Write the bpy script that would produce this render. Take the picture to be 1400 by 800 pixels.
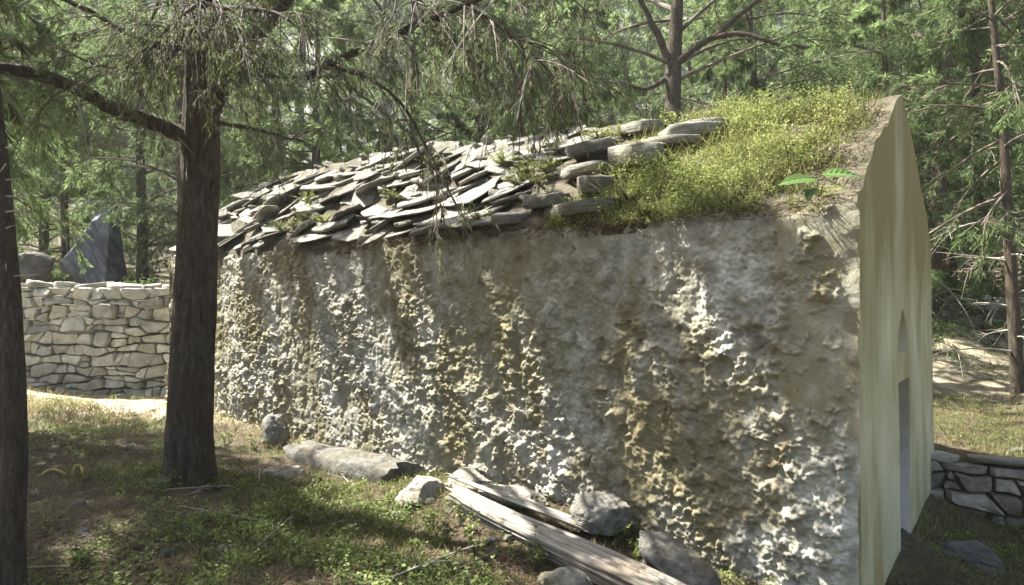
import bpy, math, random
import numpy as np
from mathutils import Vector, Matrix
from mathutils.geometry import delaunay_2d_cdt

scene = bpy.context.scene
for o in list(bpy.data.objects): bpy.data.objects.remove(o)
COL = scene.collection
PI = math.pi
# ------------------------------------------------------------------ camera, sky, sun, exposure
CAMZ, F = 1.6, 820.0
cam_d = bpy.data.cameras.new('camera'); cam = bpy.data.objects.new('camera', cam_d); COL.objects.link(cam)
cam.location = (0, 0, CAMZ); cam.rotation_euler = (math.radians(90), 0, 0)
cam_d.sensor_width = 36; cam_d.lens = 36 * F / 1400; cam_d.clip_start = 0.05; cam_d.clip_end = 2000
scene.camera = cam
# chapel frame: C near corner on the ground plan, D1 runs along the long wall, N points out of it
D1 = np.array([-0.757, 0.653, 0.0]); N = np.array([-0.653, -0.757, 0.0]); UP = np.array([0, 0, 1.0])
C = np.array([2.055, 3.6, 0.0])
SUN_EL = math.radians(53)
hz = D1 + 0.29 * N; hz /= np.linalg.norm(hz)
TOSUN = np.array([hz[0] * math.cos(SUN_EL), hz[1] * math.cos(SUN_EL), math.sin(SUN_EL)])
w = bpy.data.worlds.new('World'); scene.world = w; w.use_nodes = True
nt = w.node_tree; bg = nt.nodes['Background']; sky = nt.nodes.new('ShaderNodeTexSky')
sky.sky_type = 'NISHITA'; sky.sun_disc = False; sky.sun_elevation = SUN_EL
sky.sun_rotation = math.atan2(TOSUN[0], TOSUN[1]); sky.air_density = 1.0; sky.dust_density = 5.0; sky.ozone_density = 0.4; sky.altitude = 300
nt.links.new(sky.outputs[0], bg.inputs[0]); bg.inputs[1].default_value = 0.06
sl = bpy.data.lights.new('sun', 'SUN'); so = bpy.data.objects.new('sun', sl); COL.objects.link(so)
sl.energy = 5.0; sl.angle = math.radians(0.53); sl.color = (1.0, 0.96, 0.87)
so.rotation_euler = Vector(TOSUN).to_track_quat('Z', 'Y').to_euler(); so.location = (0, 0, 20)
vs = scene.view_settings; vs.view_transform = 'Standard'; vs.look = 'None'; vs.exposure = 2.3; vs.gamma = 1.0
scene.cycles.use_denoising = True
scene.cycles.max_bounces = 8; scene.cycles.diffuse_bounces = 5; scene.cycles.transmission_bounces = 6
scene.cycles.volume_bounces = 1

# ------------------------------------------------------------------ helpers
def wpt(t, q, z): return C + D1 * t + N * q + UP * z
def px(u, v, d): return np.array([(u - 700) / F * d, d, CAMZ - (v - 400) / F * d])
def tq(x, y):
    dx = np.asarray(x) - C[0]; dy = np.asarray(y) - C[1]
    return dx * D1[0] + dy * D1[1], dx * N[0] + dy * N[1]
def sstep(a, b, x):
    k = np.clip((np.asarray(x, float) - a) / (b - a), 0, 1); return k * k * (3 - 2 * k)
def hash3(i, j, k, seed):
    h = (i.astype(np.int64) * 374761393 + j.astype(np.int64) * 668265263 + k.astype(np.int64) * 2147483647 + seed * 974711) & 0xffffffff
    h = ((h ^ (h >> 13)) * 1274126177) & 0xffffffff
    h = ((h ^ (h >> 16)) * 2246822519) & 0xffffffff
    return ((h ^ (h >> 15)) & 0xffffff) / float(0xffffff)
def vnoise(p, seed=0):
    p = np.asarray(p, float); f = np.floor(p); i = f.astype(np.int64); r = p - f; r = r * r * (3 - 2 * r)
    out = 0
    for a in (0, 1):
        for b in (0, 1):
            for c in (0, 1):
                wt = (r[:, 0] if a else 1 - r[:, 0]) * (r[:, 1] if b else 1 - r[:, 1]) * (r[:, 2] if c else 1 - r[:, 2])
                out = out + wt * hash3(i[:, 0] + a, i[:, 1] + b, i[:, 2] + c, seed)
    return out
def fbm(p, octv=4, seed=0, gain=0.5):
    s, a, tot = 0, 1.0, 0
    p = np.asarray(p, float)
    for o in range(octv):
        s = s + a * vnoise(p * (2 ** o) + 17.3 * o, seed + o); tot += a; a *= gain
    return s / tot
def worley2(p, seed=0):
    f = np.floor(p); i = f.astype(np.int64); best = np.full(len(p), 9.0); bid = np.zeros(len(p)); zero = np.zeros(len(p), np.int64)
    for a in (-1, 0, 1):
        for b in (-1, 0, 1):
            cx = i[:, 0] + a; cy = i[:, 1] + b
            jx = cx + hash3(cx, cy, zero, seed); jy = cy + hash3(cx, cy, zero + 1, seed)
            d = np.hypot(p[:, 0] - jx, p[:, 1] - jy); m = d < best
            best = np.where(m, d, best); bid = np.where(m, hash3(cx, cy, zero + 2, seed), bid)
    return best, bid
def build(name, parts, mats, smooth=False):
    """parts: list of (verts (n,3), faces (m,k), material index)"""
    V, LV, LS, MI, off = [], [], [], [], 0
    for v, f, mi in parts:
        v = np.asarray(v, float).reshape(-1, 3); f = np.asarray(f, np.int64)
        if len(f) == 0: continue
        V.append(v); LV.append((f + off).ravel()); LS.append(np.full(len(f), f.shape[1])); MI.append(np.full(len(f), mi)); off += len(v)
    V = np.concatenate(V); LV = np.concatenate(LV); LS = np.concatenate(LS); MI = np.concatenate(MI)
    me = bpy.data.meshes.new(name)
    me.vertices.add(len(V)); me.vertices.foreach_set('co', V.astype(np.float32).ravel())
    me.loops.add(len(LV)); me.loops.foreach_set('vertex_index', LV.astype(np.int32))
    me.polygons.add(len(LS)); st = np.concatenate([[0], np.cumsum(LS)[:-1]])
    me.polygons.foreach_set('loop_start', st.astype(np.int32)); me.polygons.foreach_set('loop_total', LS.astype(np.int32))
    me.polygons.foreach_set('material_index', MI.astype(np.int32))
    if smooth: me.polygons.foreach_set('use_smooth', np.ones(len(LS), bool))
    for m in mats: me.materials.append(m)
    me.update(calc_edges=True); me.validate()
    return me
def obj(name, me, parent=None, loc=(0, 0, 0), **props):
    o = bpy.data.objects.new(name, me); COL.objects.link(o); o.location = loc
    if parent is not None: o.parent = parent
    for k, v in props.items(): o[k] = v
    return o
def empty(name, loc=(0, 0, 0), **props):
    o = obj(name, None, None, loc, **props); o.empty_display_size = 0.2; return o
def grid_faces(nu, nv):
    a = np.arange(nu * nv).reshape(nu, nv)
    return np.stack([a[:-1, :-1], a[1:, :-1], a[1:, 1:], a[:-1, 1:]], -1).reshape(-1, 4)
def unit(v): return v / np.maximum(np.linalg.norm(v, axis=-1, keepdims=True), 1e-9)
def perp_pair(d):
    ref = np.where(np.abs(d[..., 2:3]) > 0.9, np.array([1.0, 0, 0]), np.array([0, 0, 1.0]))
    a = unit(np.cross(d, ref)); return a, np.cross(d, a)

# ------------------------------------------------------------------ materials
def newmat(name):
    m = bpy.data.materials.new(name); m.use_nodes = True
    n = m.node_tree; b = n.nodes['Principled BSDF']; b.inputs['Roughness'].default_value = 0.9
    b.inputs['Specular IOR Level'].default_value = 0.25
    return m, n, b
def nd(n, t, **kw):
    x = n.nodes.new(t)
    for k, v in kw.items(): setattr(x, k, v)
    return x
def noise(n, scale, detail=4, rough=0.55, vec=None, dist=0.0):
    x = nd(n, 'ShaderNodeTexNoise'); x.inputs['Scale'].default_value = scale; x.inputs['Detail'].default_value = detail
    x.inputs['Roughness'].default_value = rough; x.inputs['Distortion'].default_value = dist
    if vec: n.links.new(vec, x.inputs['Vector'])
    return x.outputs['Fac']
def ramp(n, fac, stops):
    r = nd(n, 'ShaderNodeValToRGB'); e = r.color_ramp.elements
    while len(e) < len(stops): e.new(0.5)
    for el, (p, c) in zip(e, stops):
        el.position = p; el.color = (c[0], c[1], c[2], 1) if hasattr(c, '__len__') else (c, c, c, 1)
    n.links.new(fac, r.inputs[0]); return r.outputs[0]
def mix(n, fac, a, b, mode='MIX'):
    m = nd(n, 'ShaderNodeMix', data_type='RGBA', blend_type=mode)
    for s, v in ((0, fac), (6, a), (7, b)):
        if hasattr(v, 'is_output') or isinstance(v, bpy.types.NodeSocket): n.links.new(v, m.inputs[s])
        else: m.inputs[s].default_value = v if s == 0 else (v[0], v[1], v[2], 1)
    return m.outputs[2]
def mapping(n, scale=(1, 1, 1), rot=(0, 0, 0), src='Object'):
    tc = nd(n, 'ShaderNodeTexCoord'); mp = nd(n, 'ShaderNodeMapping')
    mp.inputs['Scale'].default_value = scale; mp.inputs['Rotation'].default_value = rot
    n.links.new(tc.outputs[src], mp.inputs['Vector']); return mp.outputs[0]
def bump(n, b, h, strength=0.5, dist=0.02):
    x = nd(n, 'ShaderNodeBump'); x.inputs['Strength'].default_value = strength; x.inputs['Distance'].default_value = dist
    n.links.new(h, x.inputs['Height']); n.links.new(x.outputs[0], b.inputs['Normal'])
ROTW = (0, 0, -math.atan2(D1[1], D1[0]))

def mat_leaf(name, c0, c1, c2, trans=0.45, rough=0.6):
    m, n, b = newmat(name)
    g = nd(n, 'ShaderNodeNewGeometry'); oi = nd(n, 'ShaderNodeObjectInfo')
    col = ramp(n, g.outputs['Random Per Island'], [(0, c0), (0.55, c1), (1, c2)])
    big = ramp(n, noise(n, 0.9, 2, vec=mapping(n)), [(0.3, 0.65), (0.7, 1.25)])
    col = mix(n, 1.0, col, big, 'MULTIPLY')
    hs = nd(n, 'ShaderNodeHueSaturation'); n.links.new(col, hs.inputs['Color'])
    mr = nd(n, 'ShaderNodeMapRange'); mr.inputs[3].default_value = 0.8; mr.inputs[4].default_value = 1.2
    n.links.new(oi.outputs['Random'], mr.inputs[0]); n.links.new(mr.outputs[0], hs.inputs['Value'])
    n.links.new(hs.outputs[0], b.inputs['Base Color']); b.inputs['Roughness'].default_value = rough
    tr = nd(n, 'ShaderNodeBsdfTranslucent'); n.links.new(hs.outputs[0], tr.inputs[0])
    ms = nd(n, 'ShaderNodeMixShader'); ms.inputs[0].default_value = trans
    n.links.new(b.outputs[0], ms.inputs[1]); n.links.new(tr.outputs[0], ms.inputs[2])
    n.links.new(ms.outputs[0], n.nodes['Material Output'].inputs['Surface'])
    return m
M = {}
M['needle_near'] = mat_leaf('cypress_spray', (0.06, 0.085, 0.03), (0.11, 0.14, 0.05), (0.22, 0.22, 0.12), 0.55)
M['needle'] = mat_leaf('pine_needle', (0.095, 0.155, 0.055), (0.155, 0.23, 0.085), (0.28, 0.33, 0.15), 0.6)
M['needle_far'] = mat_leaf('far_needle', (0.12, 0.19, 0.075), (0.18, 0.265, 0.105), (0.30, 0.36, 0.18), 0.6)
M['grass'] = mat_leaf('grass_blade', (0.065, 0.095, 0.022), (0.125, 0.15, 0.04), (0.27, 0.25, 0.11), 0.4)
M['drygrass'] = mat_leaf('dry_grass', (0.22, 0.17, 0.07), (0.34, 0.28, 0.13), (0.45, 0.40, 0.22), 0.35)
M['herb'] = mat_leaf('herb_leaf', (0.10, 0.15, 0.035), (0.17, 0.22, 0.055), (0.28, 0.30, 0.11), 0.4)
M['roofherb'] = mat_leaf('roof_herb_leaf', (0.10, 0.14, 0.035), (0.19, 0.23, 0.06), (0.36, 0.36, 0.15), 0.4)
M['bush'] = mat_leaf('bush_leaf', (0.12, 0.19, 0.05), (0.19, 0.27, 0.08), (0.28, 0.34, 0.12), 0.45)
M['litter'] = mat_leaf('pine_litter', (0.06, 0.038, 0.02), (0.115, 0.08, 0.045), (0.24, 0.185, 0.12), 0.05)

m, n, b = newmat('bark'); M['bark'] = m
v = mapping(n, (1, 1, 0.24))
f1 = noise(n, 30, 9, 0.72, v, 0.9); f2 = noise(n, 3.0, 3, 0.5, mapping(n))
col = ramp(n, f1, [(0.30, (0.025, 0.02, 0.015)), (0.5, (0.085, 0.066, 0.048)), (0.72, (0.18, 0.15, 0.115))])
col = mix(n, ramp(n, f2, [(0.45, 0.0), (0.75, 0.5)]), col, (0.085, 0.052, 0.03))
n.links.new(col, b.inputs['Base Color']); bump(n, b, f1, 1.0, 0.05)
m, n, b = newmat('twig_bark'); M['twig'] = m
col = ramp(n, noise(n, 6, 3, vec=mapping(n)), [(0.3, (0.07, 0.055, 0.04)), (0.7, (0.19, 0.16, 0.125))])
n.links.new(col, b.inputs['Base Color'])
m, n, b = newmat('dead_twig'); M['dead'] = m
b.inputs['Base Color'].default_value = (0.30, 0.27, 0.23, 1)

# rough weathered lime render of the long wall
m, n, b = newmat('rough_render'); M['wall'] = m
v = mapping(n, (1, 1, 1), ROTW); vst = mapping(n, (1.0, 1.0, 0.55), ROTW)
grain = noise(n, 38, 8, 0.7, v); mid = noise(n, 7, 6, 0.65, v); st = noise(n, 1.5, 5, 0.6, vst, 0.4); st2 = noise(n, 0.8, 4, 0.6, mapping(n, (1, 1, 0.7), ROTW))
col = ramp(n, mid, [(0.28, (0.15, 0.14, 0.10)), (0.48, (0.31, 0.30, 0.25)), (0.68, (0.56, 0.55, 0.50))])
col = mix(n, ramp(n, st, [(0.42, 0.0), (0.60, 0.85)]), col, (0.165, 0.135, 0.065))
col = mix(n, ramp(n, st2, [(0.45, 0.0), (0.66, 0.75)]), col, (0.20, 0.18, 0.10))
col = mix(n, ramp(n, noise(n, 1.9, 5, 0.65, mapping(n, (1, 1, 0.5), ROTW)), [(0.57, 0.0), (0.72, 0.6)]), col, (0.44, 0.425, 0.37))
col = mix(n, ramp(n, grain, [(0.28, 0.75), (0.42, 0.0)]), col, (0.06, 0.05, 0.032))
n.links.new(col, b.inputs['Base Color']); bump(n, b, grain, 0.65, 0.015)
# cream painted gable wall with rust brown runs
m, n, b = newmat('cream_paint'); M['facade'] = m
v = mapping(n, (1, 1, 1), ROTW); vs1 = mapping(n, (1, 0.8, 0.30), ROTW); vs2 = mapping(n, (1, 1.3, 0.20), ROTW)
geo = nd(n, 'ShaderNodeNewGeometry'); sep = nd(n, 'ShaderNodeSeparateXYZ'); n.links.new(geo.outputs['Position'], sep.inputs[0])
hgt = nd(n, 'ShaderNodeMapRange'); hgt.inputs[1].default_value = 0.6; hgt.inputs[2].default_value = 3.1; n.links.new(sep.outputs['Z'], hgt.inputs[0])
s1 = noise(n, 1.1, 5, 0.55, vs1); s2 = noise(n, 1.5, 3, 0.5, vs2); cl = noise(n, 1.4, 5, 0.6, v, .3)
addn = nd(n, 'ShaderNodeMath', operation='MULTIPLY_ADD'); n.links.new(hgt.outputs[0], addn.inputs[0]); addn.inputs[1].default_value = 0.34; n.links.new(s1, addn.inputs[2])
col = mix(n, ramp(n, cl, [(0.35, 0.0), (0.65, 1.0)]), (0.42, 0.42, 0.26), (0.56, 0.55, 0.375))
col = mix(n, ramp(n, noise(n, 14, 6, 0.7, v), [(0.45, 0.0), (0.7, 0.18)]), col, (0.40, 0.38, 0.25))
col = mix(n, ramp(n, addn.outputs[0], [(0.55, 0.0), (0.74, 0.9)]), col, (0.22, 0.175, 0.06))
gate = ramp(n, noise(n, 0.9, 3, 0.5, v), [(0.42, 0.0), (0.62, 1.0)])
col = mix(n, mix(n, 1.0, ramp(n, s2, [(0.44, 0.0), (0.60, 0.8)]), gate, 'MULTIPLY'), col, (0.30, 0.25, 0.10))
n.links.new(col, b.inputs['Base Color']); bump(n, b, noise(n, 16, 8, 0.7, v), 0.6, 0.02); b.inputs['Roughness'].default_value = 0.75
m, n, b = newmat('bare_cement'); M['cement'] = m
col = ramp(n, noise(n, 12, 5, 0.6, mapping(n)), [(0.3, (0.46, 0.45, 0.41)), (0.7, (0.60, 0.585, 0.53))])
n.links.new(col, b.inputs['Base Color'])
m, n, b = newmat('niche_plaster'); M['niche'] = m
n.links.new(ramp(n, noise(n, 12, 5, 0.6, mapping(n)), [(0.3, (0.46, 0.41, 0.29)), (0.7, (0.56, 0.51, 0.37))]), b.inputs['Base Color'])
m, n, b = newmat('old_door_wood'); M['door'] = m
n.links.new(ramp(n, noise(n, 8, 5, 0.6, mapping(n, (6, 6, 0.4))), [(0.3, (0.06, 0.045, 0.03)), (0.7, (0.14, 0.11, 0.08))]), b.inputs['Base Color'])

def mat_stone(name, lo, midc, hi, scale=5.0, bstr=0.6, strata=None, moss=0.0, vary=0.35):
    m, n, b = newmat(name)
    v = mapping(n); oi = nd(n, 'ShaderNodeObjectInfo')
    ad = nd(n, 'ShaderNodeVectorMath', operation='ADD'); n.links.new(v, ad.inputs[0])
    sc_ = nd(n, 'ShaderNodeVectorMath', operation='SCALE'); cb = nd(n, 'ShaderNodeCombineXYZ')
    for k in range(3): n.links.new(oi.outputs['Random'], cb.inputs[k])
    n.links.new(cb.outputs[0], sc_.inputs[0]); sc_.inputs['Scale'].default_value = 37.0; n.links.new(sc_.outputs[0], ad.inputs[1]); v = ad.outputs[0]
    f = noise(n, scale, 8, 0.68, v, 0.3); g = noise(n, scale * 9, 4, 0.6, v)
    col = ramp(n, f, [(0.28, lo), (0.5, midc), (0.72, hi)])
    if strata:
        mp = nd(n, 'ShaderNodeMapping'); mp.vector_type = 'TEXTURE'; mp.inputs['Rotation'].default_value = strata; mp.inputs['Scale'].default_value = (2, 2, 0.2)
        n.links.new(v, mp.inputs['Vector'])
        col = mix(n, ramp(n, noise(n, 3.0, 5, 0.6, mp.outputs[0], 0.6), [(0.40, 0.6), (0.62, 0.0)]), col, tuple(x * 0.5 for x in lo))
    if moss: col = mix(n, ramp(n, noise(n, 3.5, 4, 0.6, v), [(0.5, 0.0), (0.66, moss)]), col, (0.16, 0.14, 0.06))
    mr = nd(n, 'ShaderNodeMapRange'); mr.inputs[3].default_value = 1 - vary; mr.inputs[4].default_value = 1 + vary * 0.6
    n.links.new(oi.outputs['Random'], mr.inputs[0])
    hs = nd(n, 'ShaderNodeHueSaturation'); n.links.new(col, hs.inputs['Color']); n.links.new(mr.outputs[0], hs.inputs['Value'])
    n.links.new(hs.outputs[0], b.inputs['Base Color'])
    mh = nd(n, 'ShaderNodeMath', operation='MULTIPLY_ADD'); n.links.new(g, mh.inputs[0]); mh.inputs[1].default_value = 0.3; n.links.new(f, mh.inputs[2])
    bump(n, b, mh.outputs[0], bstr, 0.04)
    return m
M['limestone'] = mat_stone('limestone', (0.26, 0.25, 0.215), (0.45, 0.44, 0.39), (0.61, 0.60, 0.55), 6.0, 0.9, moss=0.3)
M['slab'] = mat_stone('roof_slate', (0.11, 0.105, 0.085), (0.26, 0.25, 0.215), (0.46, 0.445, 0.395), 6.0, 0.9, moss=0.5, vary=0.45)
M['rock'] = mat_stone('grey_rock', (0.075, 0.07, 0.058), (0.19, 0.18, 0.155), (0.36, 0.345, 0.305), 9, 1.0, moss=0.5)
M['palerock'] = mat_stone('pale_rock', (0.12, 0.11, 0.09), (0.27, 0.25, 0.215), (0.44, 0.42, 0.37), 9, 1.0, moss=0.45)
M['bluerock'] = mat_stone('blue_grey_rock', (0.06, 0.065, 0.08), (0.13, 0.14, 0.17), (0.25, 0.26, 0.29), 2.2, 1.0, strata=(0.5, 0.9, 0))
M['darkrock'] = mat_stone('dark_rock', (0.05, 0.048, 0.045), (0.10, 0.095, 0.09), (0.19, 0.18, 0.17), 3.0)
M['terrace'] = mat_stone('terrace_stone', (0.14, 0.13, 0.105), (0.27, 0.25, 0.21), (0.42, 0.40, 0.345), 7.0, moss=0.4, vary=0.5)
m, n, b = newmat('joint_earth'); M['joint'] = m
n.links.new(ramp(n, noise(n, 9, 4, vec=mapping(n)), [(0.3, (0.09, 0.075, 0.055)), (0.7, (0.20, 0.17, 0.125))]), b.inputs['Base Color'])
m, n, b = newmat('roof_soil'); M['soil'] = m
f = noise(n, 6, 7, 0.65, mapping(n))
n.links.new(ramp(n, f, [(0.3, (0.03, 0.026, 0.016)), (0.5, (0.075, 0.065, 0.04)), (0.7, (0.15, 0.13, 0.09))]), b.inputs['Base Color']); bump(n, b, f, 0.8, 0.04)
# ground
m, n, b = newmat('forest_floor'); M['ground'] = m
v = mapping(n)
f = noise(n, 22, 8, 0.7, v); g = noise(n, 2.2, 5, 0.6, v); h = noise(n, 0.7, 4, 0.6, v)
col = ramp(n, f, [(0.3, (0.025, 0.019, 0.012)), (0.5, (0.06, 0.046, 0.029)), (0.7, (0.14, 0.11, 0.075))])
col = mix(n, ramp(n, g, [(0.45, 0.0), (0.62, 0.65)]), col, (0.10, 0.105, 0.04))
col = mix(n, ramp(n, h, [(0.50, 0.0), (0.66, 0.45)]), col, (0.19, 0.155, 0.09))
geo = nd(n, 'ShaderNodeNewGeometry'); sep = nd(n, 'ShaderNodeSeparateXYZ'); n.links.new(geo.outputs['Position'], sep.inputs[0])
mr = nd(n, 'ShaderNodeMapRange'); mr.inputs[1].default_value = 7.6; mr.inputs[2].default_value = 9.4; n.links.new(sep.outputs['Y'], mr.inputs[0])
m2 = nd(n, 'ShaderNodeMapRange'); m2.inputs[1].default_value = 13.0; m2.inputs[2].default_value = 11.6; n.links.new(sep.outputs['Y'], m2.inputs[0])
col = mix(n, mix(n, 1.0, mix(n, 1.0, mr.outputs[0], m2.outputs[0], 'MULTIPLY'), ramp(n, noise(n, 1.6, 5, 0.6, v), [(0.34, 0.0), (0.52, 0.9)]), 'MULTIPLY'), col, (0.36, 0.31, 0.22))  # pale dry soil, partly painting in the sun patch before the field wall
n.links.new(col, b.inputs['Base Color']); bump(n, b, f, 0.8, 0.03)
m, n, b = newmat('hill_rock'); M['hill'] = m
v = mapping(n); f = noise(n, 0.22, 8, 0.7, v); g = noise(n, 0.6, 6, 0.6, v)
col = ramp(n, f, [(0.35, (0.16, 0.15, 0.14)), (0.6, (0.42, 0.41, 0.40))])
col = mix(n, ramp(n, g, [(0.42, 0.0), (0.52, 0.9)]), col, (0.09, 0.125, 0.055))
n.links.new(col, b.inputs['Base Color']); bump(n, b, f, 1.0, 1.5)
# weathered timber (object X along the beam)
m, n, b = newmat('weathered_timber'); M['timber'] = m
v = mapping(n, (0.35, 9, 9)); f = noise(n, 5, 7, 0.65, v, 0.5); g = noise(n, 2.2, 3, 0.5, mapping(n))
col = ramp(n, f, [(0.32, (0.06, 0.05, 0.038)), (0.45, (0.22, 0.20, 0.165)), (0.7, (0.44, 0.42, 0.375))])
col = mix(n, ramp(n, g, [(0.5, 0.0), (0.7, 0.5)]), col, (0.20, 0.15, 0.095))
n.links.new(col, b.inputs['Base Color']); bump(n, b, f, 0.9, 0.02)
m, n, b = newmat('yellow_hose'); M['hose'] = m
n.links.new(ramp(n, noise(n, 14, 3, vec=mapping(n)), [(0.35, (0.26, 0.19, 0.05)), (0.65, (0.42, 0.33, 0.10))]), b.inputs['Base Color']); b.inputs['Roughness'].default_value = 0.5
m, n, b = newmat('broad_leaf'); M['broad'] = m
sp = nd(n, 'ShaderNodeSeparateXYZ'); tc = nd(n, 'ShaderNodeTexCoord'); n.links.new(tc.outputs['Object'], sp.inputs[0])
n.links.new(ramp(n, noise(n, 18, 4, vec=mapping(n)), [(0.3, (0.04, 0.08, 0.012)), (0.7, (0.075, 0.13, 0.02))]), b.inputs['Base Color']); b.inputs['Roughness'].default_value = 0.5
b.inputs['Specular IOR Level'].default_value = 0.3
m, n, b = newmat('leaf_vein'); M['vein'] = m; b.inputs['Base Color'].default_value = (0.16, 0.24, 0.09, 1)

# ------------------------------------------------------------------ terrain
L, WID, EAVE = 10.7, 3.6, 2.12
SW_Y = 11.25                                   # front of the tall field wall
TW_A = np.array([3.55, 6.45]); TW_B = np.array([6.6, 5.05])   # foot line of the low terrace wall
def ground_h(x, y):
    x = np.asarray(x, float); y = np.asarray(y, float); t, q = tq(x, y)
    z = -0.30 + 0.24 * sstep(0.5, 2.6, q) + 0.06 * sstep(3, 6, q)
    z = z - 0.40 * (1 - sstep(-0.7, 0.5, t)) * (1 - sstep(0.0, 1.5, q))
    z = z + .14 * (1 - sstep(.3, .95, q)) * sstep(.9, 1.7, t) * (1 - sstep(3.2, 4.0, t)) * (q > -.3)
    z = z + 0.05 * sstep(7, 11, y) * sstep(0.3, 2, q)
    # terrace on the far side of the low wall
    dn = np.array([-(TW_B - TW_A)[1], (TW_B - TW_A)[0]]); dn = dn / np.linalg.norm(dn)
    dist = (x - TW_A[0]) * dn[0] + (y - TW_A[1]) * dn[1]
    right = sstep(-1.5, 1.0, -t)
    z = z + right * sstep(0.22, 0.45, dist) * 0.58 + right * np.clip(dist - 0.45, 0, 30) * 0.095
    # upper terrace behind the field wall and behind the chapel
    left = 1 - sstep(-4.0, 2.5, x)
    z = z + left * sstep(SW_Y + 0.28, SW_Y + 0.5, y) * 1.65
    z = z + (1 - left) * (1 - right) * sstep(8, 13, y) * 1.2
    z = z + np.clip(y - 14, 0, 20) * 0.13 + np.clip(y - 26, 0, 100) * 0.72
    z = z + np.clip(np.abs(x) - 18, 0, 60) * 0.25 * sstep(4, 20, y)
    P = np.stack([x.ravel(), y.ravel(), np.zeros(x.size)], 1)
    rough = (fbm(P * 0.9, 3, 5) - 0.5) * 0.16 + (fbm(P * 5, 3, 9) - 0.5) * 0.05
    return z + rough.reshape(x.shape)
def axis(parts):
    return np.concatenate([np.arange(a, b, s) for a, b, s in parts] + [[parts[-1][1]]])
gx = axis([(-66, -14, 4), (-14, -8, 0.25), (-8, 8, 0.09), (8, 14, 0.3), (14, 66, 4)])
gy = axis([(-30, -2, 3), (-2, 1.2, 0.3), (1.2, 13, 0.09), (13, 26, 0.5), (26, 77, 3)])
GX, GY = np.meshgrid(gx, gy, indexing='ij'); GZ = ground_h(GX, GY)
far = np.clip(GY - 28, 0, 1)
Pn = np.stack([GX.ravel(), GY.ravel(), GZ.ravel()], 1)
GZ = GZ + far * ((fbm(Pn * 0.11, 5, 31) - 0.5) * 14).reshape(GZ.shape)
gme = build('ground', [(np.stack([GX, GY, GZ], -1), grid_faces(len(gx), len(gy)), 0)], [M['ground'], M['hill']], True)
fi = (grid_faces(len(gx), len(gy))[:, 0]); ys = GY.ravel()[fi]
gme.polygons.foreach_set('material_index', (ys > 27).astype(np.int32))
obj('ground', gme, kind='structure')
def gh(x, y): return float(ground_h(np.array([x]), np.array([y]))[0])

# ------------------------------------------------------------------ chapel
chapel = empty('chapel', tuple(wpt(L / 2, -WID / 2, -0.3)), label='low stone chapel with rough side wall, stone slab roof and cream gable', category='chapel')
OFF = np.array(chapel.location)
def cobj(name, me, parent=None, **p):
    o = obj(name, me, parent or chapel, **p)
    o.location = tuple(-OFF) if parent is None else (0, 0, 0)
    return o
# long wall: displaced lumpy lime render
ta = -0.022; tt = [ta]
while tt[-1] < L: tt.append(tt[-1] + 0.0076 * (1 + tt[-1] * 0.17))
tt = np.array(tt); zz = np.linspace(-0.75, EAVE + 0.02, 370)
T, Z = np.meshgrid(tt, zz, indexing='ij'); P = np.stack([T.ravel(), Z.ravel(), np.zeros(T.size)], 1)
warp = P + 0.10 * np.stack([fbm(P * 7, 3, 41) - 0.5, fbm(P * 7, 3, 47) - 0.5, P[:, 2]], 1)
d1_, id1 = worley2(warp[:, :2] * np.array([7.5, 8.5]), 3); d2_, id2 = worley2(warp[:, :2] * np.array([19, 21]), 8)
patch = sstep(0.40, 0.58, fbm(P * np.array([1.3, 1.0, 1]) + 3, 5, 71, .6))
Pw2 = warp * np.array([1.0, 0.9, 1.0])
bil = fbm(Pw2 * 9, 6, 113, .62); ridged = 1 - np.abs(fbm(Pw2 * 5.5 + 7, 5, 131, .6) - .5) * 4
clus = sstep(.42, .60, fbm(Pw2 * 3.1 + 5, 4, 171, .6)); big_ = sstep(.53, .64, fbm(Pw2 * 6.5, 6, 191, .68))
knob = sstep(.50, .60, fbm(Pw2 * 19, 6, 113, .7)) * .018 * (.25 + .9 * clus) + sstep(.50, .60, fbm(Pw2 * 40, 3, 151, .65)) * .012 * (.5 + .5 * clus) + big_ * .016
lump = sstep(0.75, 0.1, d1_) * (0.25 + id1) * 0.008
small = sstep(0.7, 0.15, d2_) * np.clip(id2 * 1.6 - .5, 0, 1) * 0.016
fine = (fbm(P * 26, 5, 13, .7) - 0.5) * 0.046
slow = (fbm(P * 1.1, 3, 23) - 0.5) * 0.10 + (bil - .5) * .036 - .012 * sstep(.6, .95, ridged)
lowz = 0.75 + 0.25 * sstep(1.8, 0.7, Z.ravel())
stone_ = sstep(.62, .30, d1_) * np.clip(id1 * 2.2 - 1.2, 0, 1) * .03
disp = slow + (lump + small + knob * .8) * (0.12 + 0.95 * patch) * lowz + stone_ * (.4 + .6 * patch) + fine * (.45 + .6 * patch) - 0.035 + .012 * patch
pits = sstep(0.66, 0.74, fbm(P * 9, 4, 87)) * 0.03
disp = disp - pits + 0.05 * sstep(2.0, -0.4, Z.ravel())
ek = sstep(-0.02, 0.07, T.ravel()); disp = disp * ek - 0.004 * (1 - ek)
disp = np.where(T.ravel() < .45, np.maximum(disp, -.004), disp)
topn = (fbm(np.stack([T.ravel() * 4, Z.ravel() * 0, Z.ravel() * 0], 1), 4, 77) - .45) * .16 * sstep(.15, .5, T.ravel())
Zw = Z.ravel() + topn * sstep(EAVE - .5, EAVE, Z.ravel())
disp = disp - .025 * sstep(EAVE - .05, EAVE + .02, Z.ravel()) * sstep(.1, .4, T.ravel())
Tj = T.ravel() + .03 * (fbm(np.stack([Z.ravel() * 9, Z.ravel() * 0, Z.ravel() * 0], 1), 4, 57) - .55) * (1 - ek)
disp = disp + (fbm(P * np.array([6, 9, 1]), 4, 59) - .5) * .035 * (1 - sstep(.0, .15, T.ravel()))
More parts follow.
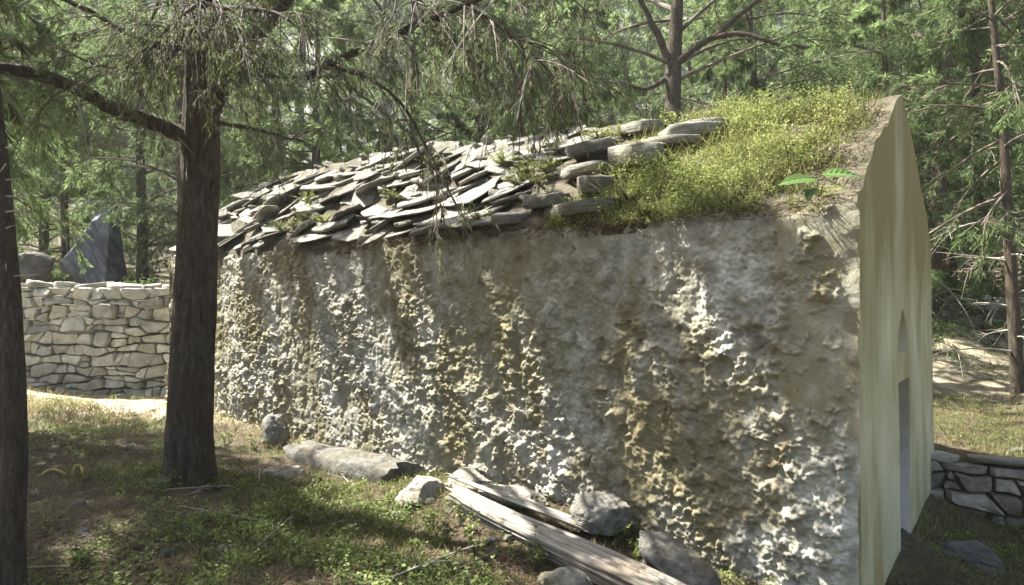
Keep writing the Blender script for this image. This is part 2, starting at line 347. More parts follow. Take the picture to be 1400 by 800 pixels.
pos = C + Tj[:, None] * D1 + disp[:, None] * N + Zw[:, None] * UP
wall = cobj('wall', build('wall', [(pos, grid_faces(len(tt), len(zz)), 0)], [M['wall']], True), label='rough lumpy lime rendered side wall with brown stains')
# roof shape: rise(t) from eave to ridge, rounded across
def ridge_z(t): return 3.19 + 0.26 * sstep(0.5, 2.5, t) + 0.38 * sstep(2.0, 8.5, t) - 0.10 * sstep(9.6, 10.8, t)
def roof_z(t, s):
    k = np.clip(s / (WID / 2), -0.2, 2.2); k = np.where(k > 1, 2 - k, k)
    return EAVE + (ridge_z(t) - EAVE) * np.where(k < 0, k * 0.8, (0.62 * np.clip(k, 0, 1) + 0.38 * np.sin(np.clip(k, 0, 1) * PI / 2 * 0.9) / math.sin(PI / 2 * 0.9))) 
ts = np.linspace(0.30, L + 0.03, 180); ss = np.linspace(0.06, WID + 0.03, 90)
T, S = np.meshgrid(ts, ss, indexing='ij'); P = np.stack([T.ravel(), S.ravel(), np.zeros(T.size)], 1)
z = roof_z(T, S).ravel() + (fbm(P * 2.5, 4, 3) - 0.5) * 0.14 * sstep(0.3, 0.5, T.ravel())
edge = (np.abs(S - S.min()) < 1e-6).ravel() | (np.abs(S - S.max()) < 1e-6).ravel()
z = np.where(edge, EAVE - 0.06, z)
roof = cobj('roof', build('roof', [(C + T.ravel()[:, None] * D1 - S.ravel()[:, None] * N + z[:, None] * UP, grid_faces(len(ts), len(ss)), 0)], [M['soil']], True))
# far gable and back wall
def quadstrip(pts_lo, pts_hi):
    a = np.concatenate([pts_lo, pts_hi]); k = len(pts_lo); return a, np.array([[i, i + 1, k + i + 1, k + i] for i in range(k - 1)])
sb = np.linspace(0, WID, 24)
parts = []
for tt_ in (L + 0.004, L - 0.3):
    parts.append((*quadstrip([wpt(tt_, -s, -0.8) for s in sb], [wpt(tt_, -s, float(roof_z(np.array(tt_), np.array(s))) - 0.07) for s in sb]), 0))
cobj('end_wall', build('end_wall', parts, [M['wall']]))
cobj('back_wall', build('back_wall', [(*quadstrip([wpt(t, -WID, -0.8) for t in np.linspace(0.3, L, 12)], [wpt(t, -WID, EAVE) for t in np.linspace(0.3, L, 12)]), 0)], [M['wall']]))
# cream gable wall with doorway and lancet niche, local x = s (into the width), y = z
G0, G1, TH = 0.03, WID + 0.05, 0.36
def rake(s): return float(roof_z(np.array(0.3), np.array(min(max(s, 0), WID)))) + 0.04 - 0.02 * math.sin(s * 7) + 0.018 * math.sin(s * 23) + .012 * math.sin(s * 51)
outline = [(G0, -1.1), (G1, -1.1), (G1, EAVE - 0.02)] + [(s, rake(s)) for s in np.linspace(G1 - 0.04, G0 + 0.04, 26)] + [(G0 + .006 * math.sin(z_ * 5) + .005 * math.sin(z_ * 17), z_) for z_ in np.linspace(EAVE + .02, -1.0, 24)]
DC = 1.80
door = [(DC - 0.27, -0.62), (DC + 0.27, -0.62), (DC + 0.27, 0.88), (DC - 0.27, 0.88)]
nb, nh, nw = 1.10, 0.37, 0.20
niche = [(DC - nw, nb), (DC + nw, nb), (DC + nw, nb + nh * 0.45)] + [(DC + nw * (1 - k) ** 0.8, nb + nh * (0.45 + 0.55 * k)) for k in (0.35, 0.7)] + [(DC, nb + nh)] + [(DC - nw * (1 - k) ** 0.8, nb + nh * (0.45 + 0.55 * k)) for k in (0.7, 0.35)] + [(DC - nw, nb + nh * 0.45)]
pts = []; edges = []
for loop in (outline, door, niche):
    o0 = len(pts); pts += loop; edges += [(o0 + i, o0 + (i + 1) % len(loop)) for i in range(len(loop))]
no = len(outline)
rg = random.Random(4)
def inside(p, poly):
    c = False
    for i in range(len(poly)):
        a, b_ = poly[i], poly[i - 1]
        if (a[1] > p[1]) != (b_[1] > p[1]) and p[0] < (b_[0] - a[0]) * (p[1] - a[1]) / (b_[1] - a[1]) + a[0]: c = not c
    return c
for i in range(31):
    for j in range(37):
        p = (G0 + 0.06 + i * 0.118 + rg.uniform(-.02, .02), -1.05 + j * 0.118 + rg.uniform(-.02, .02))
        if inside(p, outline) and not inside(p, door) and not inside(p, niche): pts.append(p)
res = delaunay_2d_cdt([Vector(p) for p in pts], edges, [], 0, 1e-5)
rv, rf = res[0], res[2]
tris = []
for f_ in rf:
    c_ = (sum(rv[i][0] for i in f_) / 3, sum(rv[i][1] for i in f_) / 3)
    if inside(c_, outline) and not inside(c_, door) and not inside(c_, niche): tris.append(list(f_))
rv2 = np.array([[p[0], p[1]] for p in rv]); Pw = np.stack([rv2[:, 0], rv2[:, 1], np.zeros(len(rv2))], 1)
wob = (fbm(Pw * 1.6, 3, 12) - 0.5) * 0.035 + 0.03 * sstep(1.5, -0.6, rv2[:, 1])
front = C + (-wob)[:, None] * D1 - rv2[:, 0:1] * N + rv2[:, 1:2] * UP
def loop_strip(loop, depth0, depth1):
    pl = np.array(loop); k = len(loop)
    Pl = np.stack([pl[:, 0], pl[:, 1], np.zeros(k)], 1); wb = (fbm(Pl * 1.6, 3, 12) - 0.5) * 0.035 + 0.03 * sstep(1.5, -0.6, pl[:, 1])
    a = C + (depth0 - wb)[:, None] * D1 - pl[:, 0:1] * N + pl[:, 1:2] * UP
    c_ = C + (np.zeros(k) + depth1)[:, None] * D1 - pl[:, 0:1] * N + pl[:, 1:2] * UP
    return np.concatenate([a, c_]), np.array([[i, (i + 1) % k, k + (i + 1) % k, k + i] for i in range(k)])
osv, osf = loop_strip(outline, np.zeros(len(outline)), TH)
facade = cobj('gable_wall', build('gable_wall', [(front, np.array(tris), 0), (osv, osf[3:29], 1), (osv, np.concatenate([osf[:3], osf[29:]]), 0)], [M['facade'], M['soil']], False), label='cream painted gable wall streaked brown from the top')
dw = cobj('doorway', build('doorway', [(*loop_strip(door, np.zeros(4), 0.62), 0)], [M['cement']]), facade, label='bare grey cement door reveal')
def panel(loop, depth):
    pl = np.array(loop); return C + depth * D1 - pl[:, 0:1] * N + pl[:, 1:2] * UP, np.array([list(range(len(loop)))])
for k in range(4):
    a = DC - 0.268 + k * 0.1345
    cobj('door_plank', build('door_plank', [(*panel([(a, -0.62), (a + 0.130, -0.62), (a + 0.130, 0.875), (a, 0.875)], 0.55), 0)], [M['door']]), dw)
cobj('niche', build('niche', [(*loop_strip(niche, np.zeros(len(niche)), 0.30), 0), (*panel(niche, 0.295), 0)], [M['niche']]), facade, label='pointed arched niche in pale brown plaster')

# roof slabs
rng = np.random.default_rng(11)
def slab_mesh(seed, k=7, mat='slab'):
    r = np.random.default_rng(seed)
    ang = np.sort((np.arange(k) + r.uniform(-.38, .38, k)) / k * 2 * PI)
    sq = 1 / np.maximum(np.abs(np.cos(ang)), np.abs(np.sin(ang))); rad = (0.7 * sq + 0.3) * r.uniform(.74, 1.06, k) * 0.5
    xy = np.stack([np.cos(ang) * rad, np.sin(ang) * rad], 1); c2 = []
    for i in range(k):                                       # break every edge once so it looks split
        a_, b_ = xy[i], xy[(i + 1) % k]; nrm = np.array([(b_ - a_)[1], -(b_ - a_)[0]]); c2 += [a_, (a_ + b_) / 2 + (b_ - a_) * r.uniform(-.2, .2) + nrm * r.normal(0, .07)]
    xy = np.array(c2); k = len(xy); rings = []
    for zf, sc in ((-0.5, 0.93), (-0.1, 1.0), (0.42, 0.985), (0.5, 0.955)):
        rings.append(np.concatenate([xy * sc * r.uniform(.97, 1.03, (k, 1)), np.full((k, 1), zf) + (r.uniform(-.16, .16, (k, 1)) if abs(zf) < .3 else r.uniform(-.05, .05, (k, 1)))], 1))
    top = np.concatenate([xy * .5 + r.normal(0, .03, (k, 2)), np.full((k, 1), .5) + r.uniform(-.16, .14, (k, 1))], 1)
    V = np.concatenate(rings + [top, [[0, 0, -0.5], [0, 0, 0.5]]])
    Fq = [[a * k + i, a * k + (i + 1) % k, (a + 1) * k + (i + 1) % k, (a + 1) * k + i] for a in range(4) for i in range(k)]
    Ft = [[4 * k + i, 4 * k + (i + 1) % k, 5 * k + 1] for i in range(k)] + [[(i + 1) % k, i, 5 * k] for i in range(k)]
    return build('slab', [(V, np.array(Fq), 0), (V, np.array(Ft), 0)], [M[mat]])
slabs = [slab_mesh(100 + i, 6 + i % 3) for i in range(12)]
BAS = np.stack([-D1, -N, UP], 1)              # slab x = toward the gable, y = into the roof
def slab(t, s, z, lx, ly, th, tilt=0.2, yaw=0.0, roll=0.0, k=0):
    o = obj('slab', slabs[k % 12], roof)
    R = Matrix(BAS.tolist()) @ (Matrix.Rotation(yaw, 3, 'Z') @ Matrix.Rotation(tilt, 3, 'X') @ Matrix.Rotation(roll, 3, 'Y')) 
    p = wpt(t, -s, z)
    o.matrix_local = Matrix.LocRotScale(Vector(p), R.to_quaternion(), Vector((lx, ly, th)))
    return o
cnt = 0
rows = 11
for i in range(rows):
    s = 0.20 + i * (WID / 2 - 0.17) / rows
    t = 2.75 + 0.15 * math.sin(i * 2.1) + (0.0 if i else 0.2) + rng.uniform(0, .3)
    tmax = L + 0.05 - 0.0 * i
    while t < tmax:
        lx = rng.choice([rng.uniform(.25, .5), rng.uniform(0.5, 1.1)]); ly = rng.uniform(0.45, 0.85); th = rng.choice([rng.uniform(0.02, 0.035), rng.uniform(.035, .06)])
        if rng.random() > 0.12:
            zc = float(roof_z(np.array(t + lx / 2), np.array(s))) + rng.uniform(-0.03, 0.03)
            loc_sl = math.atan2(float(roof_z(np.array(t), np.array(s + .1)) - roof_z(np.array(t), np.array(s - .02 if s > .1 else s))), .1)
            slab(t + lx / 2, s + rng.normal(0, .035), zc, lx * 1.06, ly, th, rng.uniform(0.30, 0.70), rng.normal(0, .30), rng.normal(0, .08), int(rng.integers(12))); cnt += 1
        t += lx * rng.uniform(0.86, 1.02)
for _ in range(80):
    t = rng.uniform(2.6, L - .1); s = rng.uniform(.06, WID / 2); lx = rng.uniform(.12, .28)
    slab(t, s, float(roof_z(np.array(t), np.array(s))) + rng.uniform(.02, .07), lx, lx * rng.uniform(.6, 1.1), rng.uniform(.025, .06), rng.uniform(.2, .8), rng.uniform(0, 3), rng.normal(0, .2), int(rng.integers(12)))
# the big stepped slabs where stonework meets the weeds: (u,v) of the front edge centre
for (u, v, s, lx, ly, th, tl, yw) in ((783, 283, 0.02, 0.80, 0.42, 0.10, 0.10, -0.10), (738, 273, 0.12, 0.42, 0.4, 0.10, 0.15, -0.2), (806, 250, 0.30, 0.42, 0.45, 0.14, 0.12, 0.0), (790, 231, 0.48, 0.55, 0.40, 0.08, 0.06, -0.1), (862, 209, 0.62, 0.52, 0.62, 0.16, 0.14, 0.1),
                                     (930, 178, 0.98, 0.75, 0.45, 0.11, 0.05, 0.0), (905, 190, 0.85, 0.6, 0.4, 0.07, 0.1, 0.0), (950, 172, 1.15, 0.60, 0.4, 0.10, 0.05, 0.0), (690, 296, 0.0, 0.45, 0.4, 0.08, 0.2, 0.1), (870, 172, 1.25, 0.55, 0.4, 0.10, 0.08, 0.0), (800, 200, 0.85, 0.6, 0.4, 0.11, 0.1, 0)):
    a = (u - 700) / F                                       # solve along the wall for this s
    t = ((C[0] - N[0] * s) - a * (C[1] - N[1] * s)) / (a * D1[1] - D1[0])
    p = wpt(t, -s, 0); zc = CAMZ - (v - 400) / F * p[1]
    slab(t, s + 0.12, zc - 0.0, lx, ly, th, tl, yw, rng.normal(0, .05), cnt); cnt += 1

# ------------------------------------------------------------------ dry stone walls
def course_cells(wd, ht, cw, ch, r):
    """rough courses with wavy beds: angular stones, some split into two thin ones or spanning small wedges"""
    zs_ = [-.05]
    while zs_[-1] < ht - ch * .6: zs_.append(zs_[-1] + ch * r.choice([r.uniform(.6, .9), r.uniform(.95, 1.25), r.uniform(1.2, 1.5)]))
    zs_[-1] = ht; ph = r.uniform(0, 9, (len(zs_), 3))
    def bed(j, x):
        if j == 0 or j == len(zs_) - 1: return zs_[j]
        return zs_[j] + ch * (.20 * math.sin(x * 2.3 + ph[j, 0]) + .16 * math.sin(x * 5.7 + ph[j, 1]) + .10 * math.sin(x * 13 + ph[j, 2]))
    out = []
    for j in range(len(zs_) - 1):
        x = 0.0; xs_ = [0.0]; h_ = zs_[j + 1] - zs_[j]
        while x < wd: x += cw * r.choice([r.uniform(.4, .7), r.uniform(.75, 1.2), r.uniform(1.2, 1.75)]); xs_.append(min(x, wd))
        sl = [r.normal(0, .22) * h_ for _ in xs_]; sl[0] = sl[-1] = 0
        for i in range(len(xs_) - 1):
            a_, b_ = xs_[i], xs_[i + 1]; w_ = b_ - a_
            if w_ < .07: continue
            def P2(x_, k): xx = min(max(x_, 0), wd); return np.array([xx, bed(j, xx) * (1 - k) + bed(j + 1, xx) * k])
            bl, br, tr_, tl = a_ - sl[i], b_ - sl[i + 1], b_ + sl[i + 1], a_ + sl[i]
            m1, m2 = r.uniform(.35, .65, 2)
            full = [P2(bl, 0), P2(bl + (br - bl) * m1, r.uniform(-.06, .06)), P2(br, 0), P2(tr_, 1), P2(tl + (tr_ - tl) * m2, 1 + r.uniform(-.12, .06)), P2(tl, 1)]
            if h_ > ch * 1.05 and r.random() < .35:
                k1, k2 = r.uniform(.35, .65, 2); L_, R_ = P2(bl + (tl - bl) * k1, k1), P2(br + (tr_ - br) * k2, k2)
                out.append([full[0], full[1], full[2], R_, L_]); out.append([L_, R_, full[3], full[4], full[5]])
            else: out.append(full)
    return out
def stone_piece(poly, r, depth, bulge):
    P = np.array(poly); c = P.mean(0)
    # cut the corners so that stones read as rounded, hewn blocks
    Q = []
    for k in range(len(P)):
        a, b_, d_ = P[k - 1], P[k], P[(k + 1) % len(P)]; f1_, f2_ = r.uniform(.05, .26, 2)
        Q += [b_ + (a - b_) * f1_, b_ + (d_ - b_) * f2_]
    Q = np.array(Q); Q = c + (Q - c) * np.maximum(0.72, 1 - 0.006 / np.maximum(np.linalg.norm(Q - c, axis=1, keepdims=True), .02)) * r.uniform(.965, 1.02, (len(Q), 1))
    k = len(Q); ext = np.ptp(P, axis=0).min()
    tx, tz = r.normal(0, .20, 2); o = r.normal(0, .022)
    rings = []
    for yd, sc in ((depth, .92), (0.05, 1.0), (0.012, .97), (-bulge * min(1, ext / .2), .84)):
        q = c + (Q - c) * sc; yy = yd + o + (0 if yd > .1 else 1) * ((q - c) @ np.array([tx, tz])) + r.normal(0, .012, k)
        rings.append(np.stack([q[:, 0] - c[0], yy, q[:, 1] - c[1]], 1))
    V = np.concatenate(rings + [[[0, -bulge * min(1, ext / .2) * 1.15 + o, 0]]])
    Fq = [[a * k + i, a * k + (i + 1) % k, (a + 1) * k + (i + 1) % k, (a + 1) * k + i] for a in range(3) for i in range(k)]
    Ft = [[3 * k + i, 3 * k + (i + 1) % k, 4 * k] for i in range(k)]
    return c, [(V, np.array(Fq), 0), (V, np.array(Ft), 0)]
def dry_wall(name, label, a, ang, wd, ht, zb, cw, ch, depth, mat, seed, cap=True, lean=0.05, capth=(.07, .15), capmat='limestone'):
    """a: foot start point; runs along ang; face looks to local -y"""
    r = np.random.default_rng(seed)
    root = empty(name, (a[0], a[1], zb), label=label, category='stone wall'); root.rotation_euler = (-lean, 0, ang)
    core = [[0.02, .10, -.4], [wd - .02, .10, -.4], [wd - .02, .10, ht - .08], [0.02, .10, ht - .08], [0.02, depth, -.4], [wd - .02, depth, -.4], [wd - .02, depth, ht - .08], [0.02, depth, ht - .08]]
    obj('core', build('core', [(core, np.array([[0, 1, 2, 3], [4, 7, 6, 5], [3, 2, 6, 7], [0, 4, 5, 1], [1, 5, 6, 2], [0, 3, 7, 4]]), 0)], [M['joint']]), root)
    for poly in course_cells(wd, ht, cw, ch, r):
        if np.ptp(np.array(poly), axis=0).min() < 0.05: continue
        c, parts = stone_piece(poly, r, 0.20, 0.055)
        dz = 0.0
        obj('stone', build('stone', parts, [mat]), root, (c[0], 0, c[1] + dz))
    if cap:
        x = -0.05
        while x < wd:
            lx = r.uniform(.3, .8); th = r.uniform(*capth)
            o = obj('cap_stone', slabs_cap[capmat][int(r.integers(6))], root, (x + lx / 2, depth * .42, ht + th * .25 + r.uniform(-.03, .03)))
            o.scale = (lx * 1.12, depth * 1.15, th); o.rotation_euler = (r.normal(0, .05), r.normal(0, .06), r.normal(0, .1)); x += lx * .97
    return root
def cap_mesh(i, mt):
    me = slab_mesh(300 + i, 7, mt); me.name = 'cap_stone'; return me
slabs_cap = {mt: [cap_mesh(i, mt) for i in range(6)] for mt in ('limestone', 'terrace')}
dry_wall('field_wall', 'tall dry stone wall of angular pale limestone beyond the tree trunk', (-11.6, SW_Y), 0.0, 6.9, 2.05, -0.35, 0.31, 0.18, 0.5, M['limestone'], 5)
ang = math.atan2(*(TW_B - TW_A)[::-1])
dry_wall('terrace_wall', 'low dry stone retaining wall beyond the cream gable', tuple(TW_A), ang, 3.3, 0.56, -0.68, 0.25, 0.125, 0.42, M['terrace'], 9, lean=0.08, capth=(.03, .07), capmat='terrace')

# ------------------------------------------------------------------ rocks
def ico(sub):
    import bmesh
    bm = bmesh.new(); bmesh.ops.create_icosphere(bm, subdivisions=sub, radius=1.0)
    V = np.array([v.co[:] for v in bm.verts]); Fc = np.array([[v.index for v in f.verts] for f in bm.faces]); bm.free(); return V, Fc
ICO4, ICO3 = ico(5), ico(3)
def rock_mesh(name, seed, dims, cuts=12, mat='rock', rough=0.05, sub=4, dmin=0.62, boxy=1.0, taper=0.0):
    r = np.random.default_rng(seed); V, Fc = (ICO4 if sub == 4 else ICO3); V = np.sign(V) * np.abs(V) ** boxy
    for k in range(cuts):
        d = unit(r.normal(size=3)); V = V - np.maximum(0, V @ d - r.uniform(dmin, .92))[:, None] * d
    V = V * (1 + (fbm(V * 1.6 + seed, 4, seed)[:, None] - .5) * .34 * boxy ** 2) + unit(V) * ((fbm(V * 6 + seed, 5, seed + 3, .6)[:, None] - .5) * rough * 3.4)
    V = V * np.array(dims) / 2
    if taper: V[:, :2] *= (1 - taper * V[:, 2:3] / dims[2] * 2)
    return build(name, [(V, Fc, 0)], [M[mat]], sub == 4)
def rock(name, label, u, v, d, dims, seed, mat='rock', cat='rock', rz=None, tilt=(0, 0), cuts=12, group=None, rough=0.075, lift=0.0, dmin=.62, boxy=1.0, taper=0.0):
    """(u,v) pixel of the rock's middle, at depth d"""
    p = px(u, v, d)
    o = obj(name, rock_mesh(name, seed, dims, cuts, mat, rough, 4, dmin, boxy, taper), None, tuple(p + np.array([0, 0, lift - (.04 if d < 8 else 0)])), label=label, category=cat)
    o.rotation_euler = (tilt[0], tilt[1], rz if rz is not None else seed * 1.3)
    if group: o['group'] = group
    return o
AL = math.atan2(D1[1], D1[0])
rock('boulder', 'rounded grey boulder resting against the foot of the rough wall', 822, 695, 4.45, (.46, .36, .33), 3, 'rock', 'boulder', 0.2)
rock('boulder', 'pointed grey boulder with a sharp ridge beside the beam', 925, 772, 3.95, (.66, .40, .50), 8, 'rock', 'boulder', -0.75, (0, 0.25), cuts=16, dmin=.5)
rock('stone', 'dark stone poking out under the lower end of the beam', 772, 796, 3.55, (.34, .28, .24), 12, 'rock', 'stone')
rock('boulder', 'pale sunlit boulder under the upper end of the beam', 578, 672, 5.35, (.52, .42, .34), 21, 'palerock', 'boulder', 0.3)
rock('stone', 'long pale flat stone between the beam and the wall', 700, 672, 5.0, (.70, .34, .22), 24, 'palerock', 'stone', AL + .1)
rock('stone', 'pale rounded stone behind the upper tip of the beam', 640, 655, 5.45, (.55, .34, .26), 27, 'palerock', 'stone', AL)
rock('stone_block', 'upright grey stone block against the wall at the ledge end', 378, 590, 7.45, (.36, .30, .50), 35, 'rock', 'stone block', AL, cuts=8, dmin=.8, boxy=.6)
rock('stone', 'small round stone sitting on top of the long ledge', 519, 628, 6.3, (.24, .2, .2), 39, 'palerock', 'stone')
rock('stone', 'flat grey stone lying alone in the litter below the ledge', 452, 700, 5.35, (.46, .34, .14), 43, 'rock', 'stone', 0.1)
rock('stone', 'flat pale sunlit stone in the grass below the stone block', 385, 645, 6.2, (.50, .40, .18), 46, 'palerock', 'stone', 0.2)
rock('stone', 'dark flat stone in the grass behind the thick trunk', 178, 614, 6.6, (.60, .4, .18), 50, 'darkrock', 'stone', 0.1)
rock('stone', 'half buried grey stone in the shaded litter', 770, 740, 4.3, (.30, .24, .16), 54, 'rock', 'stone')
rock('boulder', 'big blue grey boulder with a pointed top above the field wall', 138, 342, 13.6, (1.35, 1.1, 2.3), 65, 'bluerock', 'boulder', 0.9, (0.0, 0.14), cuts=11, rough=.05, dmin=.40, boxy=.75, taper=.32)
rock('boulder', 'small dark boulder above the field wall', 46, 368, 13.2, (.95, .8, .75), 66, 'darkrock', 'boulder', 0.9, cuts=14)
rock('boulder', 'flat dark rock in the shade beside the gable', 1335, 757, 5.0, (.66, .6, .34), 70, 'darkrock', 'boulder', 0.4, (.1, .15), cuts=22, dmin=.42, rough=.1)
rock('stone', 'brown flat rock at the foot of the gable', 1292, 742, 5.6, (.5, .4, .2), 73, 'darkrock', 'stone', 0.2)
rr = np.random.default_rng(77); pebs = [rock_mesh('stone', 400 + i, (1, .8, .5), 10, 'rock', .05, 3) for i in range(4)]
for k in range(46):
    u, v = rr.uniform(60, 720), rr.uniform(600, 795)
    if k > 34: u, v = rr.uniform(1285, 1400), rr.uniform(545, 800)
    d = 5.0
    for _ in range(12):
        p = px(u, v, d); d += 0.6 * (p[2] - gh(p[0], p[1])) * F / max(v - 400, 60) * 0.8
        d = min(max(d, 2.8), 14)
    p = px(u, v, d); t_, q_ = tq(p[0], p[1])
    if -0.8 < t_ < L + 0.3 and -WID - .4 < q_ < 0.15 or p[1] < 2.9: continue
    s_ = rr.uniform(.05, .15)
    o = obj('small_stone', pebs[k % 4], None, (p[0], p[1], gh(p[0], p[1]) + s_ * .08), label='small loose grey stone lying on the forest floor', category='stone', group='loose stones on the forest floor')
    o.scale = (s_, s_, s_); o.rotation_euler = (rr.normal(0, .2), rr.normal(0, .2), rr.uniform(0, 6))

# ------------------------------------------------------------------ fallen timber beam
def beam_mesh(name, ln, wy, wz, seed, taper=0.75, ragged=0.16, mat='timber', ex=9, cr=.42):
    nx, k = 90, 48; xs = np.linspace(-ln / 2, ln / 2, nx); an = np.linspace(0, 2 * PI, k, endpoint=False)
    X, A = np.meshgrid(xs, an, indexing='ij')
    sq = 1 / (np.abs(np.cos(A)) ** ex + np.abs(np.sin(A)) ** ex) ** (1 / ex)
    tp = 1 - (1 - taper) * sstep(0.1, 1.0, (ln / 2 - X) / ln)
    Pn_ = np.stack([X.ravel() * .9, (np.cos(A) * 5).ravel(), (np.sin(A) * 5).ravel()], 1)
    fur = fbm(Pn_ + seed, 4, seed).reshape(X.shape); crack = sstep(.60, .72, fbm(Pn_ * np.array([.5, 2.6, 2.6]) + 9, 4, seed + 5)).reshape(X.shape)
    rad = sq * tp * (1 + (fur - .5) * .30 - crack * cr)
    end = X + sstep(ln / 2 - .25, ln / 2, np.abs(X)) * np.sign(X) * (fbm(np.stack([A.ravel() * 0, (np.cos(A) * 4).ravel(), (np.sin(A) * 4).ravel()], 1), 3, seed + 8).reshape(X.shape) - .55) * ragged * 2.2
    V = np.stack([end, np.cos(A) * rad * wy / 2, np.sin(A) * rad * wz / 2 + .012 * np.sin(X * 3)], -1).reshape(-1, 3)
    idx = np.arange(nx * k).reshape(nx, k); nxt = np.roll(idx, -1, 1)
    Fq = np.stack([idx[:-1], idx[1:], nxt[1:], nxt[:-1]], -1).reshape(-1, 4)
    V = np.concatenate([V, [[-ln / 2 + .04, 0, 0], [ln / 2 - .04, 0, 0]]]); c0 = nx * k
    Ft = [[idx[0, (i + 1) % k], idx[0, i], c0] for i in range(k)] + [[idx[-1, i], idx[-1, (i + 1) % k], c0 + 1] for i in range(k)]
    return build(name, [(V, Fq[:, ::-1], 0), (V, np.array(Ft), 0)], [M[mat]])
def place_beam(o, a, b_, roll=0.0):
    a, b_ = np.array(a), np.array(b_); x = unit(b_ - a); y = unit(np.cross([0, 0, 1.0], x)); zv = np.cross(x, y)
    R = Matrix(np.stack([x, y, zv], 1).tolist()) @ Matrix.Rotation(roll, 3, 'X')
    o.matrix_world = Matrix.LocRotScale(Vector((a + b_) / 2), R.to_quaternion(), None)
A_, B_ = px(618, 676, 5.15), px(950, 838, 3.35)
beam = obj('timber_beam', beam_mesh('timber_beam', float(np.linalg.norm(B_ - A_)), .21, .155, 4), None, label='long weathered grey timber beam, cracked, leaning on the rocks', category='beam'); place_beam(beam, A_, B_, 0.2)
A2, B2 = px(622, 652, 5.2), px(790, 717, 4.35)
spl = obj('split_plank', beam_mesh('split_plank', float(np.linalg.norm(B2 - A2)), .07, .032, 9, .5, .25), None, label='thin split length of grey wood lying along the beam', category='plank'); place_beam(spl, A2, B2, 0.5)

KA, KB = px(408, 634, 7.05), px(549, 675, 5.95)
kerb = obj('stone_ledge', beam_mesh('stone_ledge', float(np.linalg.norm(KB - KA)), .42, .56, 14, .92, .12, 'rock', 7, .06), None, label='long low stone ledge strewn with needles at the wall foot', category='stone ledge'); place_beam(kerb, KA, KB, 0.04)
# ------------------------------------------------------------------ yellow hose
def tube_mesh(name, pts, r0, r1, mat, sides=8, nsub=8, closed=True):
    P = np.array(pts, float); k = len(P); Q = []
    for i in range(k - 1):                                   # Catmull-Rom
        p0, p1, p2, p3 = P[max(i - 1, 0)], P[i], P[i + 1], P[min(i + 2, k - 1)]
        for s in np.linspace(0, 1, nsub, endpoint=False):
            Q.append(.5 * (2 * p1 + (p2 - p0) * s + (2 * p0 - 5 * p1 + 4 * p2 - p3) * s * s + (3 * p1 - p0 - 3 * p2 + p3) * s ** 3))
    Q.append(P[-1]); Q = np.array(Q); T = unit(np.gradient(Q, axis=0)); a, b_ = perp_pair(T)
    for i in range(1, len(a)):                               # keep the frame from flipping
        x = a[i - 1] - T[i] * (a[i - 1] @ T[i]); a[i] = x / max(np.linalg.norm(x), 1e-6); b_[i] = np.cross(T[i], a[i])
    an = np.linspace(0, 2 * PI, sides, endpoint=False); R = np.linspace(r0, r1, len(Q))
    V = (Q[:, None] + R[:, None, None] * (np.cos(an)[None, :, None] * a[:, None] + np.sin(an)[None, :, None] * b_[:, None]))
    idx = np.arange(len(Q) * sides).reshape(len(Q), sides); nx = np.roll(idx, -1, 1)
    Fq = np.stack([idx[:-1], nx[:-1], nx[1:], idx[1:]], -1).reshape(-1, 4)
    return V, Fq, Q, T, R
hp = [px(u, v, d) for u, v, d in ((38, 660, 5.45), (55, 650, 5.5), (72, 642, 5.55), (90, 650, 5.5), (97, 664, 5.42), (99, 648, 5.5), (104, 637, 5.55), (112, 640, 5.55), (113, 655, 5.45), (125, 660, 5.4), (145, 660, 5.45))]
V, Fq, *_ = tube_mesh('hose', hp, .013, .013, 'hose')
obj('hose', build('hose', [(V, Fq, 0)], [M['hose']], True), label='yellow hose lying in loops on the shaded grass', category='hose')

# ------------------------------------------------------------------ trees
def twigs(P0, Dv, Lv, dr, R0, R1, sides=3, segs=3):
    n_ = len(P0); us = np.linspace(0, 1, segs + 1)
    a, b_ = perp_pair(Dv); an = np.linspace(0, 2 * PI, sides, endpoint=False)
    ctr = P0[:, None] + Dv[:, None] * (Lv[:, None] * us)[..., None] - UP * (Lv[:, None] * dr[:, None] * us ** 2)[..., None]
    R = R0[:, None] + (R1 - R0)[:, None] * us
    off = np.cos(an)[None, :, None] * a[:, None] + np.sin(an)[None, :, None] * b_[:, None]
    V = ctr[:, :, None] + R[..., None, None] * off[:, None]
    idx = np.arange(n_ * (segs + 1) * sides).reshape(n_, segs + 1, sides); nx = np.roll(idx, -1, 2)
    return V.reshape(-1, 3), np.stack([idx[:, :-1], nx[:, :-1], nx[:, 1:], idx[:, 1:]], -1).reshape(-1, 4)
def children(r, P0, Dv, Lv, dr, n_, a0, a1, fac, u0=0.2, flat=0.0, dr_c=(0.1, 0.5), up=0.0):
    i = np.repeat(np.arange(len(P0)), n_); k = len(i); u = r.uniform(u0, 1, k) ** 0.85
    p = P0[i] + Dv[i] * (Lv[i] * u)[:, None] - UP * (Lv[i] * dr[i] * u ** 2)[:, None]
    T = unit(Dv[i] - UP * (2 * dr[i] * u)[:, None]); a, b_ = perp_pair(T)
    ph = r.uniform(0, 2 * PI, k); an = r.uniform(a0, a1, k)
    d = unit(T * np.cos(an)[:, None] + (a * np.cos(ph)[:, None] + b_ * np.sin(ph)[:, None] * (1 - flat)) * np.sin(an)[:, None] + UP * up)
    l = Lv[i] * fac * (1.1 - .6 * u) * r.uniform(.6, 1.3, k)
    return p, d, l, r.uniform(*dr_c, k)
